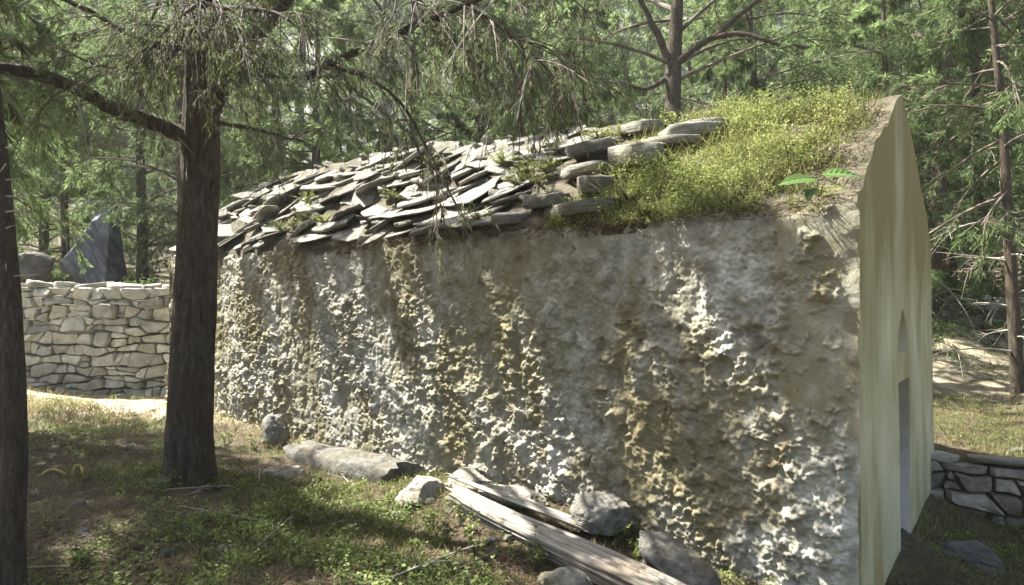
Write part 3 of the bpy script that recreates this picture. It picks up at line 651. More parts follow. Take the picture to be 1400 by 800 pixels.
def needles(r, P0, Dv, Lv, dr, n_, ln, wd, a0=.25, a1=.9, droop=.15, u0=0.05):
    p, d, l, _ = children(r, P0, Dv, Lv, dr, n_, a0, a1, 1, u0)
    k = len(p); d = unit(d - UP * droop); L_ = ln * r.uniform(.6, 1.35, k)[:, None]
    side = unit(np.cross(d, unit(r.normal(size=(k, 3))))) * wd / 2
    V = np.stack([p - side * .6, p + d * L_ * .55 + side, p + d * L_, p + d * L_ * .45 - side], 1).reshape(-1, 3)
    return V, np.arange(k * 4).reshape(-1, 4)
def trunk_parts(path, radii, seed, sides=28, sub=14, furrow=.10, flare=True):
    V, Fq, Q, T, R = tube_mesh('trunk', path, 1, 1, 'bark', sides, sub)
    rad = np.interp(np.linspace(0, 1, len(Q)), np.linspace(0, 1, len(radii)), radii)
    V = V.reshape(len(Q), sides, 3); off = V - Q[:, None]
    an = np.linspace(0, 2 * PI, sides, endpoint=False); LN = np.concatenate([[0], np.cumsum(np.linalg.norm(np.diff(Q, axis=0), axis=1))])
    H_, A = np.meshgrid(LN, an, indexing='ij')
    Pn_ = np.stack([np.cos(A).ravel() * 3.2, np.sin(A).ravel() * 3.2, H_.ravel() * .55], 1)
    fr = 1 - np.abs(fbm(Pn_ + seed, 3, seed) - .5) * 4 * furrow; fr = fr.reshape(A.shape) + (fbm(Pn_ * np.array([3, 3, 4]), 3, seed + 5).reshape(A.shape) - .5) * furrow
    if flare:
        root = np.exp(-H_ / .26) * (0.32 + .5 * np.maximum(0, np.sin(A * 5 + seed)))
        fr = fr + root
    V = Q[:, None] + off * (rad[:, None] * fr)[..., None]
    return V.reshape(-1, 3), Fq
def segs_from_path(path):
    P = np.array(path); d = np.diff(P, axis=0); l = np.linalg.norm(d, axis=1)
    return P[:-1], unit(d), l, np.zeros(len(l))
def make_tree(seed, H, r0, cb, cr, n1, n2, n3, nl, ln, wd, leaf, el=(-5, 35), dead=10, lean=(0, 0), droop=(.05, .45), shape='cone', rich=0):
    """returns (trunk mesh, crown mesh); foot at the origin"""
    r = np.random.default_rng(seed)
    zs = np.linspace(-.3, H, 7); w_ = np.cumsum(r.normal(0, .035 * H / 7, (7, 2)), axis=0)
    path = np.stack([lean[0] * zs / H * 1.0 + w_[:, 0] - w_[1, 0], lean[1] * zs / H + w_[:, 1] - w_[1, 1], zs], 1)
    tm = build('trunk', [(*trunk_parts(path, [r0 * 1.1, r0, r0 * .85, r0 * .7, r0 * .5, r0 * .3, .02], seed, 14, 7, .12), 0)], [M['bark']], True)
    hs = cb + (H * .98 - cb) * r.uniform(0, 1, n1) ** .9
    P0 = np.stack([np.interp(hs, zs, path[:, 0]), np.interp(hs, zs, path[:, 1]), hs], 1)
    az = r.uniform(0, 2 * PI, n1); e = np.radians(r.uniform(el[0], el[1], n1))
    k = (hs - cb) / (H - cb)
    prof = (1 - k * .85) if shape == 'cone' else np.sqrt(np.clip(1 - (k * 1.9 - .75) ** 2 * .55, .1, 1))
    Lv = cr * prof * r.uniform(.7, 1.15, n1)
    Dv = np.stack([np.cos(az) * np.cos(e), np.sin(az) * np.cos(e), np.sin(e)], 1); dr = r.uniform(*droop, n1)
    parts = []
    rb = np.clip(Lv * .014, .012, .06)
    parts.append((*twigs(P0, Dv, Lv, dr, rb, rb * .25, 5, 5), 1))
    c2 = children(r, P0, Dv, Lv, dr, n2, .4, 1.1, .42, .22, .35)
    parts.append((*twigs(*c2, np.full(len(c2[0]), .009), np.full(len(c2[0]), .004), 3, 3), 1))
    c3 = children(r, *c2, n3, .3, 1.0, .5, .15, .2, (.1, .7))
    if rich: parts.append((*twigs(*c3, np.full(len(c3[0]), .005), np.full(len(c3[0]), .002), 3, 2), 1))
    parts.append((*needles(r, *c3, nl, ln, wd), 0))
    parts.append((*needles(r, *c2, max(2, nl // 2), ln, wd), 0))
    if dead:
        hd = r.uniform(cb * .25, cb * 1.1, dead); Pd = np.stack([np.interp(hd, zs, path[:, 0]), np.interp(hd, zs, path[:, 1]), hd], 1)
        ad = r.uniform(0, 2 * PI, dead); Dd = unit(np.stack([np.cos(ad), np.sin(ad), r.uniform(-.3, .3, dead)], 1)); Ld = r.uniform(.4, 1.3, dead) * cr * .5
        dd = r.uniform(0, .35, dead); parts.append((*twigs(Pd, Dd, Ld, dd, np.full(dead, .016), np.full(dead, .004), 4, 4), 2))
        cd = children(r, Pd, Dd, Ld, dd, 6, .4, 1.1, .45); parts.append((*twigs(*cd, np.full(len(cd[0]), .006), np.full(len(cd[0]), .002), 3, 3), 2))
    cm = build('crown', parts, [M[leaf], M['twig'], M['dead']])
    return tm, cm
def tree(name, meshes, x, y, rz, sc, label, group=None, z=None):
    zb = gh(x, y) if z is None else z
    o = empty(name, (x, y, zb - .05), label=label, category='tree')
    if group: o['group'] = group
    o.rotation_euler = (0, 0, rz); o.scale = (sc, sc, sc)
    obj('trunk', meshes[0], o); obj('crown', meshes[1], o)
    return o

# the big tree in front of the chapel
r = np.random.default_rng(2)
TD = 5.45
tp_ = [px(256, 668, TD) - np.array([0, 0, .15]), px(257, 640, TD), px(262, 520, TD), px(267, 400, TD), px(272, 280, TD), px(275, 170, TD), px(276, 60, TD), px(282, -80, TD + .05), px(276, -400, TD), px(285, -900, TD + .1)]
base = tp_[1] * np.array([1, 1, 0]) + np.array([0, 0, gh(tp_[1][0], tp_[1][1])])
big = empty('cypress_tree', tuple(base), label='thick trunked cypress with furrowed bark standing before the rough wall', category='tree')
def bobj(name, me, par=big): 
    o = obj(name, me, par); o.location = tuple(-np.array(par.location)); return o
bobj('trunk', build('trunk', [(*trunk_parts([tuple(p) for p in tp_], [.195, .19, .19, .178, .168, .158, .135, .11, .07, .02], 7, 56, 16, .16), 0)], [M['bark']], True))
limbs = [
 ([(262, 188, 5.42), (228, 176, 5.32), (180, 157, 5.15), (140, 140, 5.05), (100, 118, 4.95), (45, 98, 4.8), (-30, 88, 4.6), (-110, 60, 4.4)], .078, .04, 5),
 ([(280, 175, 5.45), (300, 132, 5.4), (318, 100, 5.35), (335, 72, 5.3), (380, 18, 5.2), (430, -50, 5.1), (500, -150, 4.9)], .07, .035, 6),
 ([(290, 166, 5.4), (340, 174, 5.25), (372, 184, 5.15), (412, 193, 5.0)], .022, .007, 3),
 ([(318, 98, 5.35), (360, 104, 5.25), (410, 106, 5.1), (462, 104, 4.95)], .022, .008, 6),
 ([(420, 104, 5.1), (462, 82, 4.95), (510, 62, 4.75), (560, 38, 4.6), (620, 14, 4.4), (700, -20, 4.1), (790, -40, 3.9)], .034, .012, 12),
 ([(462, 92, 4.95), (510, 108, 4.75), (545, 140, 4.6), (572, 180, 4.5), (592, 220, 4.42), (612, 262, 4.38)], .017, .004, 5),
 ([(272, 70, 5.4), (215, 62, 5.2), (160, 38, 5.05), (110, 12, 4.9), (40, -20, 4.7)], .035, .014, 7),
 ([(640, 8, 4.35), (690, 40, 4.15), (730, 78, 4.0), (762, 112, 3.92)], .014, .004, 16),
 ([(230, 80, 5.3), (190, 100, 5.1), (130, 88, 4.9), (90, 70, 4.7)], .018, .006, 7),
 ([(276, 20, 5.35), (330, 10, 5.0), (390, 25, 4.7), (430, 60, 4.5)], .025, .006, 14),
 ([(276, -20, 5.35), (300, 10, 4.9), (330, 50, 4.6), (350, 85, 4.45)], .02, .005, 16),
 ([(276, 0, 5.35), (250, 20, 5.0), (225, 45, 4.8), (205, 70, 4.7)], .02, .005, 16),
 ([(500, -60, 4.9), (560, -10, 4.7), (600, 40, 4.5), (640, 80, 4.4)], .016, .005, 13),
]
crown_parts = []
def limb_foliage(path, n_sec, l_sec, ln=.05, wd=.0055, nl=14, n3=6, start=.15):
    P0, Dv, Lv, dr = segs_from_path(path); k0 = max(0, int(len(P0) * start)); P0, Dv, Lv, dr = P0[k0:], Dv[k0:], Lv[k0:], dr[k0:]
    nper = max(1, n_sec)
    c2 = children(r, P0, Dv, Lv, dr, nper, .35, 1.1, 1.0, 0, .2, (.15, .7)); c2 = (c2[0], c2[1], np.clip(c2[2] / np.maximum(c2[2].mean(), .01), .5, 1.6) * l_sec, c2[3])
    crown_parts.append((*twigs(*c2, np.full(len(c2[0]), .007), np.full(len(c2[0]), .003), 4, 4), 1))
    c3 = children(r, *c2, n3, .3, .9, .45, .15, .1, (.2, .8))
    crown_parts.append((*twigs(*c3, np.full(len(c3[0]), .0035), np.full(len(c3[0]), .0015), 3, 3), 1))
    c4 = children(r, *c3, 3, .3, .8, .5, .2, .1, (.2, .7))
    crown_parts.append((*twigs(*c4, np.full(len(c4[0]), .0022), np.full(len(c4[0]), .001), 3, 2), 1))
    crown_parts.append((*needles(r, *c4, nl // 2, ln, wd, .15, .7, .2), 0)); crown_parts.append((*needles(r, *c3, nl // 2, ln, wd, .15, .7, .2), 0))
    return c2
for path, ra, rb, nf in limbs:
    pw = [px(*p) for p in path]
    V, Fq, Q, T, R = tube_mesh('branch', pw, ra, rb, 'bark', 10, 10)
    Vn = V.reshape(-1, 3); Qr = np.repeat(Q, 10, axis=0); Vn = Qr + (Vn - Qr) * (1 + (fbm(Vn * 14, 3, 3) - .5) * .7)[:, None]
    Vn = Vn + ((fbm(Qr * 3.5, 2, 8)[:, None] - .5) * .05)
    bobj('branch', build('branch', [(Vn, Fq, 0)], [M['bark']], True))
    limb_foliage(pw, max(1, int(nf * .55)), .5)
# upper crown, above the picture, that throws the dappled shade
zt = np.array([p[2] for p in tp_]); xt = np.array([p[0] for p in tp_]); yt = np.array([p[1] for p in tp_])
def bough(p0, p1, ra, par, ncl=3, dens=11, l_sec=.34, wd=.012):
    """a limb from the trunk to p1 carrying tight tufts of foliage with open gaps between"""
    d = p1 - p0; ln_ = np.linalg.norm(d); sag = UP * ln_ * .05
    pw = [p0, p0 + d * .35 + sag, p0 + d * .7 + sag * .8, p1]
    V, Fq, Q, T, R = tube_mesh('branch', pw, ra, .008, 'bark', 6, 5)
    bobj('branch', build('branch', [(V, Fq, 0)], [M['bark']], True), par)
    dn = d / ln_
    for j in range(ncl):
        c = p1 - d * (j * .27) + r.normal(0, .05, 3) + UP * .03
        limb_foliage([c - dn * .10, c + dn * .10], dens if j == 0 else int(dens * .7), l_sec, .08, wd, 18, 7, 0)
def trunk_at(h): return np.array([np.interp(h, zt, xt), np.interp(h, zt, yt), h])
for k in range(7):
    h = r.uniform(5.2, 9.6); az = r.uniform(0, 2 * PI); ln_ = r.uniform(1.4, 2.9) * (1.15 - (h - 4.3) / 10); e = r.uniform(-.1, .5)
    p0 = trunk_at(h); bough(p0, p0 + np.array([math.cos(az) * math.cos(e), math.sin(az) * math.cos(e), math.sin(e)]) * ln_, .035, big)
# boughs added to the crown for their shade: (t, z) = where on the long wall the shade of each falls
for (t_, z_, h_) in ((2.3, 1.95, 6.0), (1.35, 1.7, 6.8), (.55, 1.75, 7.6), (3.7, 1.95, 5.2), (5.2, 1.95, 4.7), (1.0, .75, 6.4), (6.6, 2.0, 4.9), (2.8, 1.1, 5.3), (3.0, 1.65, 5.7), (4.4, 1.55, 4.9), (1.9, 1.25, 6.1), (.3, 1.0, 7.4), (5.9, 1.5, 4.8), (7.6, 1.95, 5.3), (1.5, .3, 5.9)):
    pw_ = wpt(t_, 0, z_); pe = pw_ + TOSUN * ((h_ - z_) / TOSUN[2]); bough(trunk_at(h_ - .35), pe, .035, big, 1, 16, .23, .019)
# dead hanging twiglets
Pd = np.concatenate([segs_from_path([px(*p) for p in path])[0] for path, *_ in limbs[:8]]); n_ = len(Pd)
Dd = unit(np.stack([r.normal(0, .5, n_), r.normal(0, .5, n_), r.uniform(-1, .1, n_)], 1)); Ld = r.uniform(.25, .8, n_)
cd0 = (Pd, Dd, Ld, r.uniform(0, .6, n_)); crown_parts.append((*twigs(*cd0, np.full(n_, .007), np.full(n_, .002), 4, 5), 2))
cd = children(r, *cd0, 5, .3, 1.0, .45); crown_parts.append((*twigs(*cd, np.full(len(cd[0]), .003), np.full(len(cd[0]), .0015), 3, 4), 2))
bobj('crown', build('crown', crown_parts, [M['needle_near'], M['twig'], M['dead']]))

# the slim tree at the edge: trunk passes out of the picture, crown overhead
slim_t = [px(12, 805, 3.3) - np.array([0, 0, .2]), px(14, 700, 3.3), px(18, 600, 3.32), px(12, 450, 3.35), px(2, 300, 3.4), px(-12, 150, 3.45), px(-25, 0, 3.5), px(-45, -300, 3.5), px(-60, -900, 3.5)]
p0 = slim_t[1]; sroot = empty('cypress_tree', (p0[0], p0[1], gh(p0[0], p0[1])), label='slim dark trunk with rough bark, slimmer than the cypress before the wall', category='tree')
bobj('trunk', build('trunk', [(*trunk_parts([tuple(p) for p in slim_t], [.075, .072, .072, .066, .06, .056, .052, .04, .015], 17, 30, 16, .2), 0)], [M['bark']], True), sroot)
crown_parts = []
for k in range(16):
    h = r.uniform(2.9, 6.4); az = r.uniform(0, 2 * PI); ln_ = r.uniform(.8, 1.7); e = r.uniform(-.2, .5)
    zz_ = [p[2] for p in slim_t]; p0 = np.array([np.interp(h, zz_, [p[0] for p in slim_t]), np.interp(h, zz_, [p[1] for p in slim_t]), h]); d = np.array([math.cos(az) * math.cos(e), math.sin(az) * math.cos(e), math.sin(e)])
    pw = [p0, p0 + d * ln_ * .5 + UP * .05, p0 + d * ln_ - UP * .1]
    V, Fq, *_ = tube_mesh('branch', pw, .018, .005, 'bark', 6, 5); bobj('branch', build('branch', [(V, Fq, 0)], [M['bark']], True), sroot)
    limb_foliage(pw, 4, .5, .10, .013, 14, 5, 0)
Pd = np.array([px(8, 180 + 22 * k, 3.35) for k in range(10)]); n_ = 10
cd0 = (Pd, unit(np.stack([r.normal(.5, .5, n_), r.normal(0, .5, n_), r.uniform(-.6, .3, n_)], 1)), r.uniform(.06, .16, n_), np.zeros(n_)); crown_parts.append((*twigs(*cd0, np.full(n_, .005), np.full(n_, .002), 4, 3), 2))
bobj('crown', build('crown', crown_parts, [M['needle_near'], M['twig'], M['dead']]), sroot)

# trees behind: a few grown models, copied
MID = [make_tree(31, 9.5, .14, .9, 3.0, 54, 8, 6, 15, .13, .016, 'needle', (-10, 35), 12, rich=1),
       make_tree(32, 8.0, .12, .7, 2.6, 50, 8, 6, 15, .13, .016, 'needle', (-15, 30), 10),
       make_tree(33, 11.0, .16, 1.4, 3.2, 60, 8, 6, 15, .14, .017, 'needle', (0, 45), 16, (.5, .2), shape='round')]
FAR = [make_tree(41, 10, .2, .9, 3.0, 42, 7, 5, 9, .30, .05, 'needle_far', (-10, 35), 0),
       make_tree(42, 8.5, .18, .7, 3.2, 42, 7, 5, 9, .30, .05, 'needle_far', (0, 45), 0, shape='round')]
BIGP = make_tree(51, 11.5, .19, 4.6, 3.6, 21, 8, 6, 16, .13, .016, 'needle', (5, 45), 18, (.8, .2), shape='round', rich=1)
SLIM = make_tree(52, 8.5, .085, 2.4, 2.3, 40, 8, 6, 14, .11, .014, 'needle', (-20, 30), 26, (-.55, 0))
def at(u, d): return ((u - 700) / F * d, d)
bp_ = tree('pine_tree', BIGP, *at(900, 10.8), 0.0, 1.0, 'stout dark pine rising behind the roof with forked limbs')
def limb_on(root, pts, ra, rb):
    V, Fq, Q, T, R = tube_mesh('branch', [px(*p) for p in pts], ra, rb, 'bark', 9, 9); V = V.reshape(-1, 3); V = V + (fbm(V * 4, 3, 6)[:, None] - .5) * .10
    o = obj('branch', build('branch', [(V, Fq, 0)], [M['bark']], True), root); o.location = tuple(-np.array(root.location))
for pts, ra, rb in (([(912, 105, 10.9), (935, 78, 10.8), (975, 52, 10.6), (1020, 46, 10.4), (1060, 60, 10.2), (1105, 66, 10.0)], .075, .02), ([(912, 80, 10.9), (898, 45, 10.8), (880, 10, 10.7), (850, -40, 10.6)], .07, .04), ([(975, 52, 10.6), (1010, 22, 10.5), (1050, -10, 10.4)], .06, .03), ([(908, 110, 10.9), (880, 122, 10.7), (850, 112, 10.5), (815, 108, 10.3)], .05, .015)): limb_on(bp_, pts, ra, rb)
tree('pine_tree', SLIM, *at(1392, 8.7), 0.2, 1.0, 'slim leaning young pine on the sunlit terrace beyond the gable')
tree('pine_tree', MID[1], *at(428, 13.5), 1.9, 1.05, 'straight grey trunked pine behind the far end of the roof')
tree('pine_tree', MID[0], *at(195, 16.0), 2.9, 1.0, 'thin dark trunked pine standing next to the blue grey boulder')
LB = 'green pine of the near grove behind the chapel'
rt = np.random.default_rng(9)
EDGE = make_tree(53, 9.0, .15, 3.2, 2.7, 70, 8, 6, 30, .075, .010, 'needle', (-10, 35), 14, rich=1)  # pines added beyond the frame edge so their crowns shade the grass
tree('pine_tree', EDGE, -7.3, 6.9, 1.0, 1.0, 'added pine with boughs reaching in to shade the grass beside the slim trunk')
tree('pine_tree', EDGE, -6.5, 5.3, 3.0, .95, 'added pine whose crown shades the grass before the slim trunk')
tree('pine_tree', EDGE, -8.7, 8.3, 4.4, 1.05, 'added pine whose crown shades the grass between the slim trunk and field wall')
near_spots = [(60, 17), (310, 17), (560, 15.5), (700, 17), (800, 14), (1040, 14.5), (1130, 17.5), (1210, 13.5), (1300, 15), (1340, 14.5), (1450, 13), (-140, 20), (150, 21), (480, 19), (640, 21), (950, 19), (1230, 20), (1380, 18.5), (1520, 17), (20, 24), (260, 24), (880, 23), (380, 15), (255, 14.5), (660, 14.5), (985, 13.5), (1275, 12.6), (1405, 15), (90, 15.5), (760, 19)]
for k, (u, d) in enumerate(near_spots):
    x, y = at(u, d); tree('pine_tree', MID[k % 3], x, y, rt.uniform(0, 6.28), rt.uniform(.85, 1.15), LB, 'near grove of pines behind the chapel')
for k, (u, d, sc_) in enumerate([(885, 10.0, .48), (620, 12.2, .55), (720, 12, .55), (1000, 10.3, .5), (1100, 9.6, .42), (520, 12.6, .5), (820, 11.5, .5), (1230, 10.5, .45)]):
    x, y = at(u, d); tree('pine_sapling', MID[k % 2], x, y, k * 1.3, sc_, 'young bushy pine close behind the roof ridge', 'young pines close behind the roof')
for k in range(75):
    d = rt.uniform(25, 62); u = rt.uniform(-120, 1520); x, y = at(u, d)
    P_ = np.array([[x, y, gh(x, y)]]); zf = P_[0, 2] + float(np.clip(y - 28, 0, 1)) * float((fbm(P_ * .11, 5, 31) - .5)[0] * 14)
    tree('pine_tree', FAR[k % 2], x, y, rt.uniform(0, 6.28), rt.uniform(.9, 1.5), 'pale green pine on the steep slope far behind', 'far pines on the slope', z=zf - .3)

# ------------------------------------------------------------------ low plants
def herb_mesh(name, seed, n_st, h, spread, nleaf, ls, mat, stem=True):
    r = np.random.default_rng(seed)
    P0 = np.stack([r.normal(0, .012, n_st), r.normal(0, .012, n_st), np.full(n_st, -.02)], 1)
    Dv = unit(np.stack([r.normal(0, spread / h * .55, n_st), r.normal(0, spread / h * .55, n_st), np.ones(n_st)], 1)); Lv = h * r.uniform(.5, 1.15, n_st); dr = r.uniform(0, .3, n_st)
    parts = [(*twigs(P0, Dv, Lv, dr, np.full(n_st, .003), np.full(n_st, .0015), 3, 3), 1)]
    i = np.repeat(np.arange(n_st), nleaf); k = len(i); u = r.uniform(.15, 1, k)
    p = P0[i] + Dv[i] * (Lv[i] * u)[:, None] - UP * (Lv[i] * dr[i] * u ** 2)[:, None]
    d = unit(np.stack([r.normal(0, 1, k), r.normal(0, 1, k), r.uniform(-.1, .9, k)], 1)); s = np.cross(d, unit(np.stack([r.normal(0, .4, k), r.normal(0, .4, k), np.ones(k)], 1)))
    s = unit(s); l = (ls * r.uniform(.5, 1.3, k))[:, None]; drp = -UP * l * .15
    V = np.stack([p, p + d * l * .5 + s * l * .3, p + d * l + drp, p + d * l * .5 - s * l * .3], 1).reshape(-1, 3)
    parts.append((V, np.arange(k * 4).reshape(-1, 4), 0))
    return build(name, parts, [M[mat], M['twig']])
def scatter_herbs(r, P, h, nleaf, ls, jitter=.05):
    """many small plants in one sheet of cover: leaves on short invisible-thin stems"""
    n_ = len(P); i = np.repeat(np.arange(n_), nleaf); k = len(i); hh = (h * r.uniform(.4, 1.3, n_))[i]; u = r.uniform(.1, 1, k)
    ld = np.stack([r.normal(0, .35, n_), r.normal(0, .35, n_), np.ones(n_)], 1)[i]
    p = P[i] + ld * (hh * u)[:, None] + np.concatenate([r.normal(0, jitter, (k, 2)) * .5, np.zeros((k, 1))], 1)
    d = unit(np.stack([r.normal(0, 1, k), r.normal(0, 1, k), r.uniform(-.1, .9, k)], 1)); s = unit(np.cross(d, unit(np.stack([r.normal(0, .4, k), r.normal(0, .4, k), np.ones(k)], 1))))
    l = (ls * r.uniform(.5, 1.3, k))[:, None]
    return np.stack([p, p + d * l * .5 + s * l * .3, p + d * l, p + d * l * .5 - s * l * .3], 1).reshape(-1, 3), np.arange(k * 4).reshape(-1, 4)
def blades(r, P, h, w_, lean=.5):
    k = len(P); d = unit(np.stack([r.normal(0, lean, k), r.normal(0, lean, k), np.ones(k)], 1)); l = (h * r.uniform(.4, 1.4, k))[:, None]
    s = unit(np.cross(d, unit(r.normal(size=(k, 3))))) * w_ / 2; bend = np.concatenate([r.normal(0, .35, (k, 2)), np.full((k, 1), -.15)], 1) * l
    tip = P + d * l + bend * .6; V = np.stack([P - s, P + s, P + d * l * .6 + s * .7 + bend * .15, tip + s * .1, tip - s * .1, P + d * l * .6 - s * .7 + bend * .15], 1).reshape(-1, 3)
    q = np.arange(k)[:, None] * 6; return V, np.concatenate([q + np.array([0, 1, 2, 5]), q + np.array([5, 2, 3, 4])])
def ground_points(r, n_, dmin=1.9, dmax=12, u0=-60, u1=1460, power=1.0):
    d = dmin * (dmax / dmin) ** r.uniform(0, 1, n_) ; u = r.uniform(u0, u1, n_); x = (u - 700) / F * d; y = d
    t_, q_ = tq(x, y); ok = ~((t_ > -.05) & (t_ < L + .1) & (q_ < .06) & (q_ > -WID - .1)); ok &= ~((y > SW_Y - .05) & (y < SW_Y + .5) & (x < -4.6))
    x, y, t_, q_ = x[ok], y[ok], t_[ok], q_[ok]
    return np.stack([x, y, ground_h(x, y)], 1), t_, q_
rs = np.random.default_rng(5)
P, t_, q_ = ground_points(rs, 150000)
g1 = fbm(P * np.array([1.1, 1.1, 0]) + 3, 4, 61)
dens = sstep(.46, .60, g1) * (0.25 + .75 * sstep(3.0, 5.5, P[:, 1])) * (1 - .75 * sstep(9.2, 9.9, P[:, 1]) * (P[:, 0] < 0)) + .05
keep = rs.random(len(P)) < dens; Pg = P[keep]
dry = (Pg[:, 1] > 7.2) & (rs.random(len(Pg)) < .75) & (Pg[:, 0] < 0)
V, Fq = blades(rs, Pg[~dry], .085, .006); obj('grass', build('grass', [(V, Fq, 0)], [M['grass']]), label='short green grass scattered over the forest floor', category='grass', kind='stuff')
V, Fq = blades(rs, Pg[dry], .12, .010); obj('dry_grass', build('dry_grass', [(V, Fq, 0)], [M['drygrass']]), label='dry straw coloured grass before the field wall', category='grass', kind='stuff')
P, t_, q_ = ground_points(rs, 26000, 2.2, 11)
g2 = fbm(P * np.array([1.6, 1.6, 0]) + 13, 4, 62); keep = rs.random(len(P)) < sstep(.53, .63, g2) * (.35 + .65 * sstep(.2, .8, q_) * sstep(3.4, 1.2, q_)) + .01
V, Fq = scatter_herbs(rs, P[keep], .09, 12, .028); obj('ground_cover', build('ground_cover', [(V, Fq, 0)], [M['herb']]), label='low leafy ground cover between the litter', category='ground cover', kind='stuff')
P, t_, q_ = ground_points(rs, 110000, 1.9, 9)
k = len(P); dd = unit(np.stack([rs.normal(size=k), rs.normal(size=k), rs.normal(0, .18, k)], 1)); ln_ = rs.uniform(.04, .12, k)[:, None]; sd = unit(np.cross(dd, UP)) * .0028
Pz = P + UP * .012
obj('needle_litter', build('needle_litter', [(np.stack([Pz - sd, Pz + sd, Pz + dd * ln_ + sd * .4, Pz + dd * ln_ - sd * .4], 1).reshape(-1, 3), np.arange(k * 4).reshape(-1, 4), 0)], [M['litter']]), label='brown fallen pine needles covering the ground', category='litter', kind='stuff')
def stick_mesh(seed):
    r = np.random.default_rng(seed); P0 = np.zeros((1, 3)); Dv = np.array([[1., 0, 0]]); Lv = np.array([.7]); dr = np.array([.02])
    c = children(r, P0, Dv, Lv, dr, 4, .4, .9, .4, .2, .8, (0, .05)); al = tuple(np.concatenate([x, y]) for x, y in zip((P0, Dv, Lv, dr), c))
    return build('fallen_stick', [(*twigs(*al, np.array([.008] + [.004] * 4), np.array([.004] + [.0015] * 4), 5, 5), 0)], [M['dead']])
sticks = [stick_mesh(i) for i in range(3)]; rq = np.random.default_rng(88)
for k in range(16):
    x, y = rq.uniform(-3.4, .2), rq.uniform(3.0, 6.0); t_, q_ = tq(x, y)
    if q_ < .5: continue
    o = obj('fallen_stick', sticks[k % 3], None, (x, y, gh(x, y) + .025), label='thin dead stick lying on the needle litter', category='stick', group='dead sticks on the forest floor'); sc_ = rq.uniform(.5, 1.2); o.scale = (sc_,) * 3; o.rotation_euler = (0, rq.normal(0, .06), rq.uniform(0, 6.28))
# upright weeds one can pick out
weeds = [herb_mesh('weed_plant', 500 + i, 5 + i % 3, .26, .16, 15, .038, 'herb') for i in range(5)]
def on_ground(u, v, d=5.0):
    for _ in range(30):
        p = px(u, v, d); d = min(max(d + .5 * (p[2] - gh(p[0], p[1])) * F / max(v - 400, 60), 2.2), 12)
    p = px(u, v, d); return p[0], p[1], gh(p[0], p[1])
rw = np.random.default_rng(21)
for k, (u, v) in enumerate([(440, 668), (395, 715), (470, 752), (505, 720), (540, 735), (575, 755), (610, 745), (655, 765), (700, 760), (735, 775), (330, 640), (345, 665), (318, 690), (300, 720), (430, 780), (560, 790), (610, 785), (660, 795), (470, 800), (360, 770), (690, 735), (590, 725), (310, 610), (345, 615), (640, 730), (870, 760), (845, 740), (215, 680), (110, 770), (60, 720), (285, 770), (240, 735), (520, 775)]):
    p = on_ground(u, v); t_, q_ = tq(p[0], p[1])
    if q_ < .1: p = tuple(np.array(p) + N * (.12 - q_)); p = (p[0], p[1], gh(p[0], p[1]))
    o = obj('weed_plant', weeds[k % 5], None, p, label='small leafy green weed growing from the litter before the wall', category='weed', group='leafy weeds before the wall')
    s_ = rw.uniform(.6, 1.15); o.scale = (s_, s_, s_); o.rotation_euler = (0, 0, rw.uniform(0, 6.28))
# roof weeds: thick yellow-green mat near the gable
k = 7500; t_ = rs.uniform(.13, 3.4, k); s_ = rs.uniform(.0, WID / 2 + .25, k)
lim = 2.25 + .5 * sstep(.0, .5, s_) * 0 + .7 * (fbm(np.stack([s_ * 3, t_ * 0, s_ * 0], 1), 3, 4) - .5) - .25 * (s_ / 1.6)
g3 = fbm(np.stack([t_ * 1.6, s_ * 1.6, s_ * 0], 1), 3, 14); dens = sstep(.0, .25, lim - t_) * sstep(.36, .56, g3 + .10) * (1 - .6 * sstep(.45, .2, t_))
keep = rs.random(k) < dens; t_, s_ = t_[keep], s_[keep]
Pr = C + t_[:, None] * D1 - s_[:, None] * N + (roof_z(t_, s_) - .01)[:, None] * UP
V, Fq = scatter_herbs(rs, Pr, (.06 + .20 * sstep(.44, .66, fbm(Pr * 3.2, 3, 19))) * (.35 + .65 * sstep(.15, .5, t_)), 19, .022, .05); V2, F2 = blades(rs, np.repeat(Pr, 2, 0) + rs.normal(0, .04, (len(Pr) * 2, 3)) * np.array([1, 1, .2]), .17, .0055, .6); V3, F3 = blades(rs, Pr[rs.random(len(Pr)) < .35], .26, .004, .5)
obj('roof_herbage', build('roof_herbage', [(V, Fq, 0), (V2, F2, 1), (V3, F3, 2)], [M['roofherb'], M['grass'], M['drygrass']]), label='thick mat of yellow green weeds covering the roof beside the gable', category='weeds', kind='stuff')
# dry overhanging roots and litter along the eave of the weedy part
k = 3200; t_ = rs.uniform(.1, 6.5, k) ; Pe = C + t_[:, None] * D1 + (rs.uniform(-.10, .03, k))[:, None] * N + (EAVE + rs.uniform(-.03, .07, k))[:, None] * UP
dd = unit(np.stack([rs.normal(0, .6, k), rs.normal(0, .6, k), rs.uniform(-1, .3, k)], 1) + N * .4); ln_ = rs.uniform(.04, .14, k)[:, None]; sd = unit(np.cross(dd, D1)) * .002
obj('eave_litter', build('eave_litter', [(np.stack([Pe - sd, Pe + sd, Pe + dd * ln_ + sd * .4, Pe + dd * ln_ - sd * .4], 1).reshape(-1, 3), np.arange(k * 4).reshape(-1, 4), 0)], [M['litter']]), label='dry roots and needles hanging over the edge of the roof', category='litter', kind='stuff')
k = 10000; t_ = np.concatenate([rs.uniform(.03, .7, 2500), rs.uniform(.2, L, 7500)]); s_ = rs.uniform(.0, WID / 2 + .1, k); kp = rs.random(k) < sstep(.40, .6, fbm(np.stack([t_ * 1.7, s_ * 2.5, s_ * 0], 1), 3, 33)); t_, s_ = t_[kp], s_[kp]; k = len(t_)
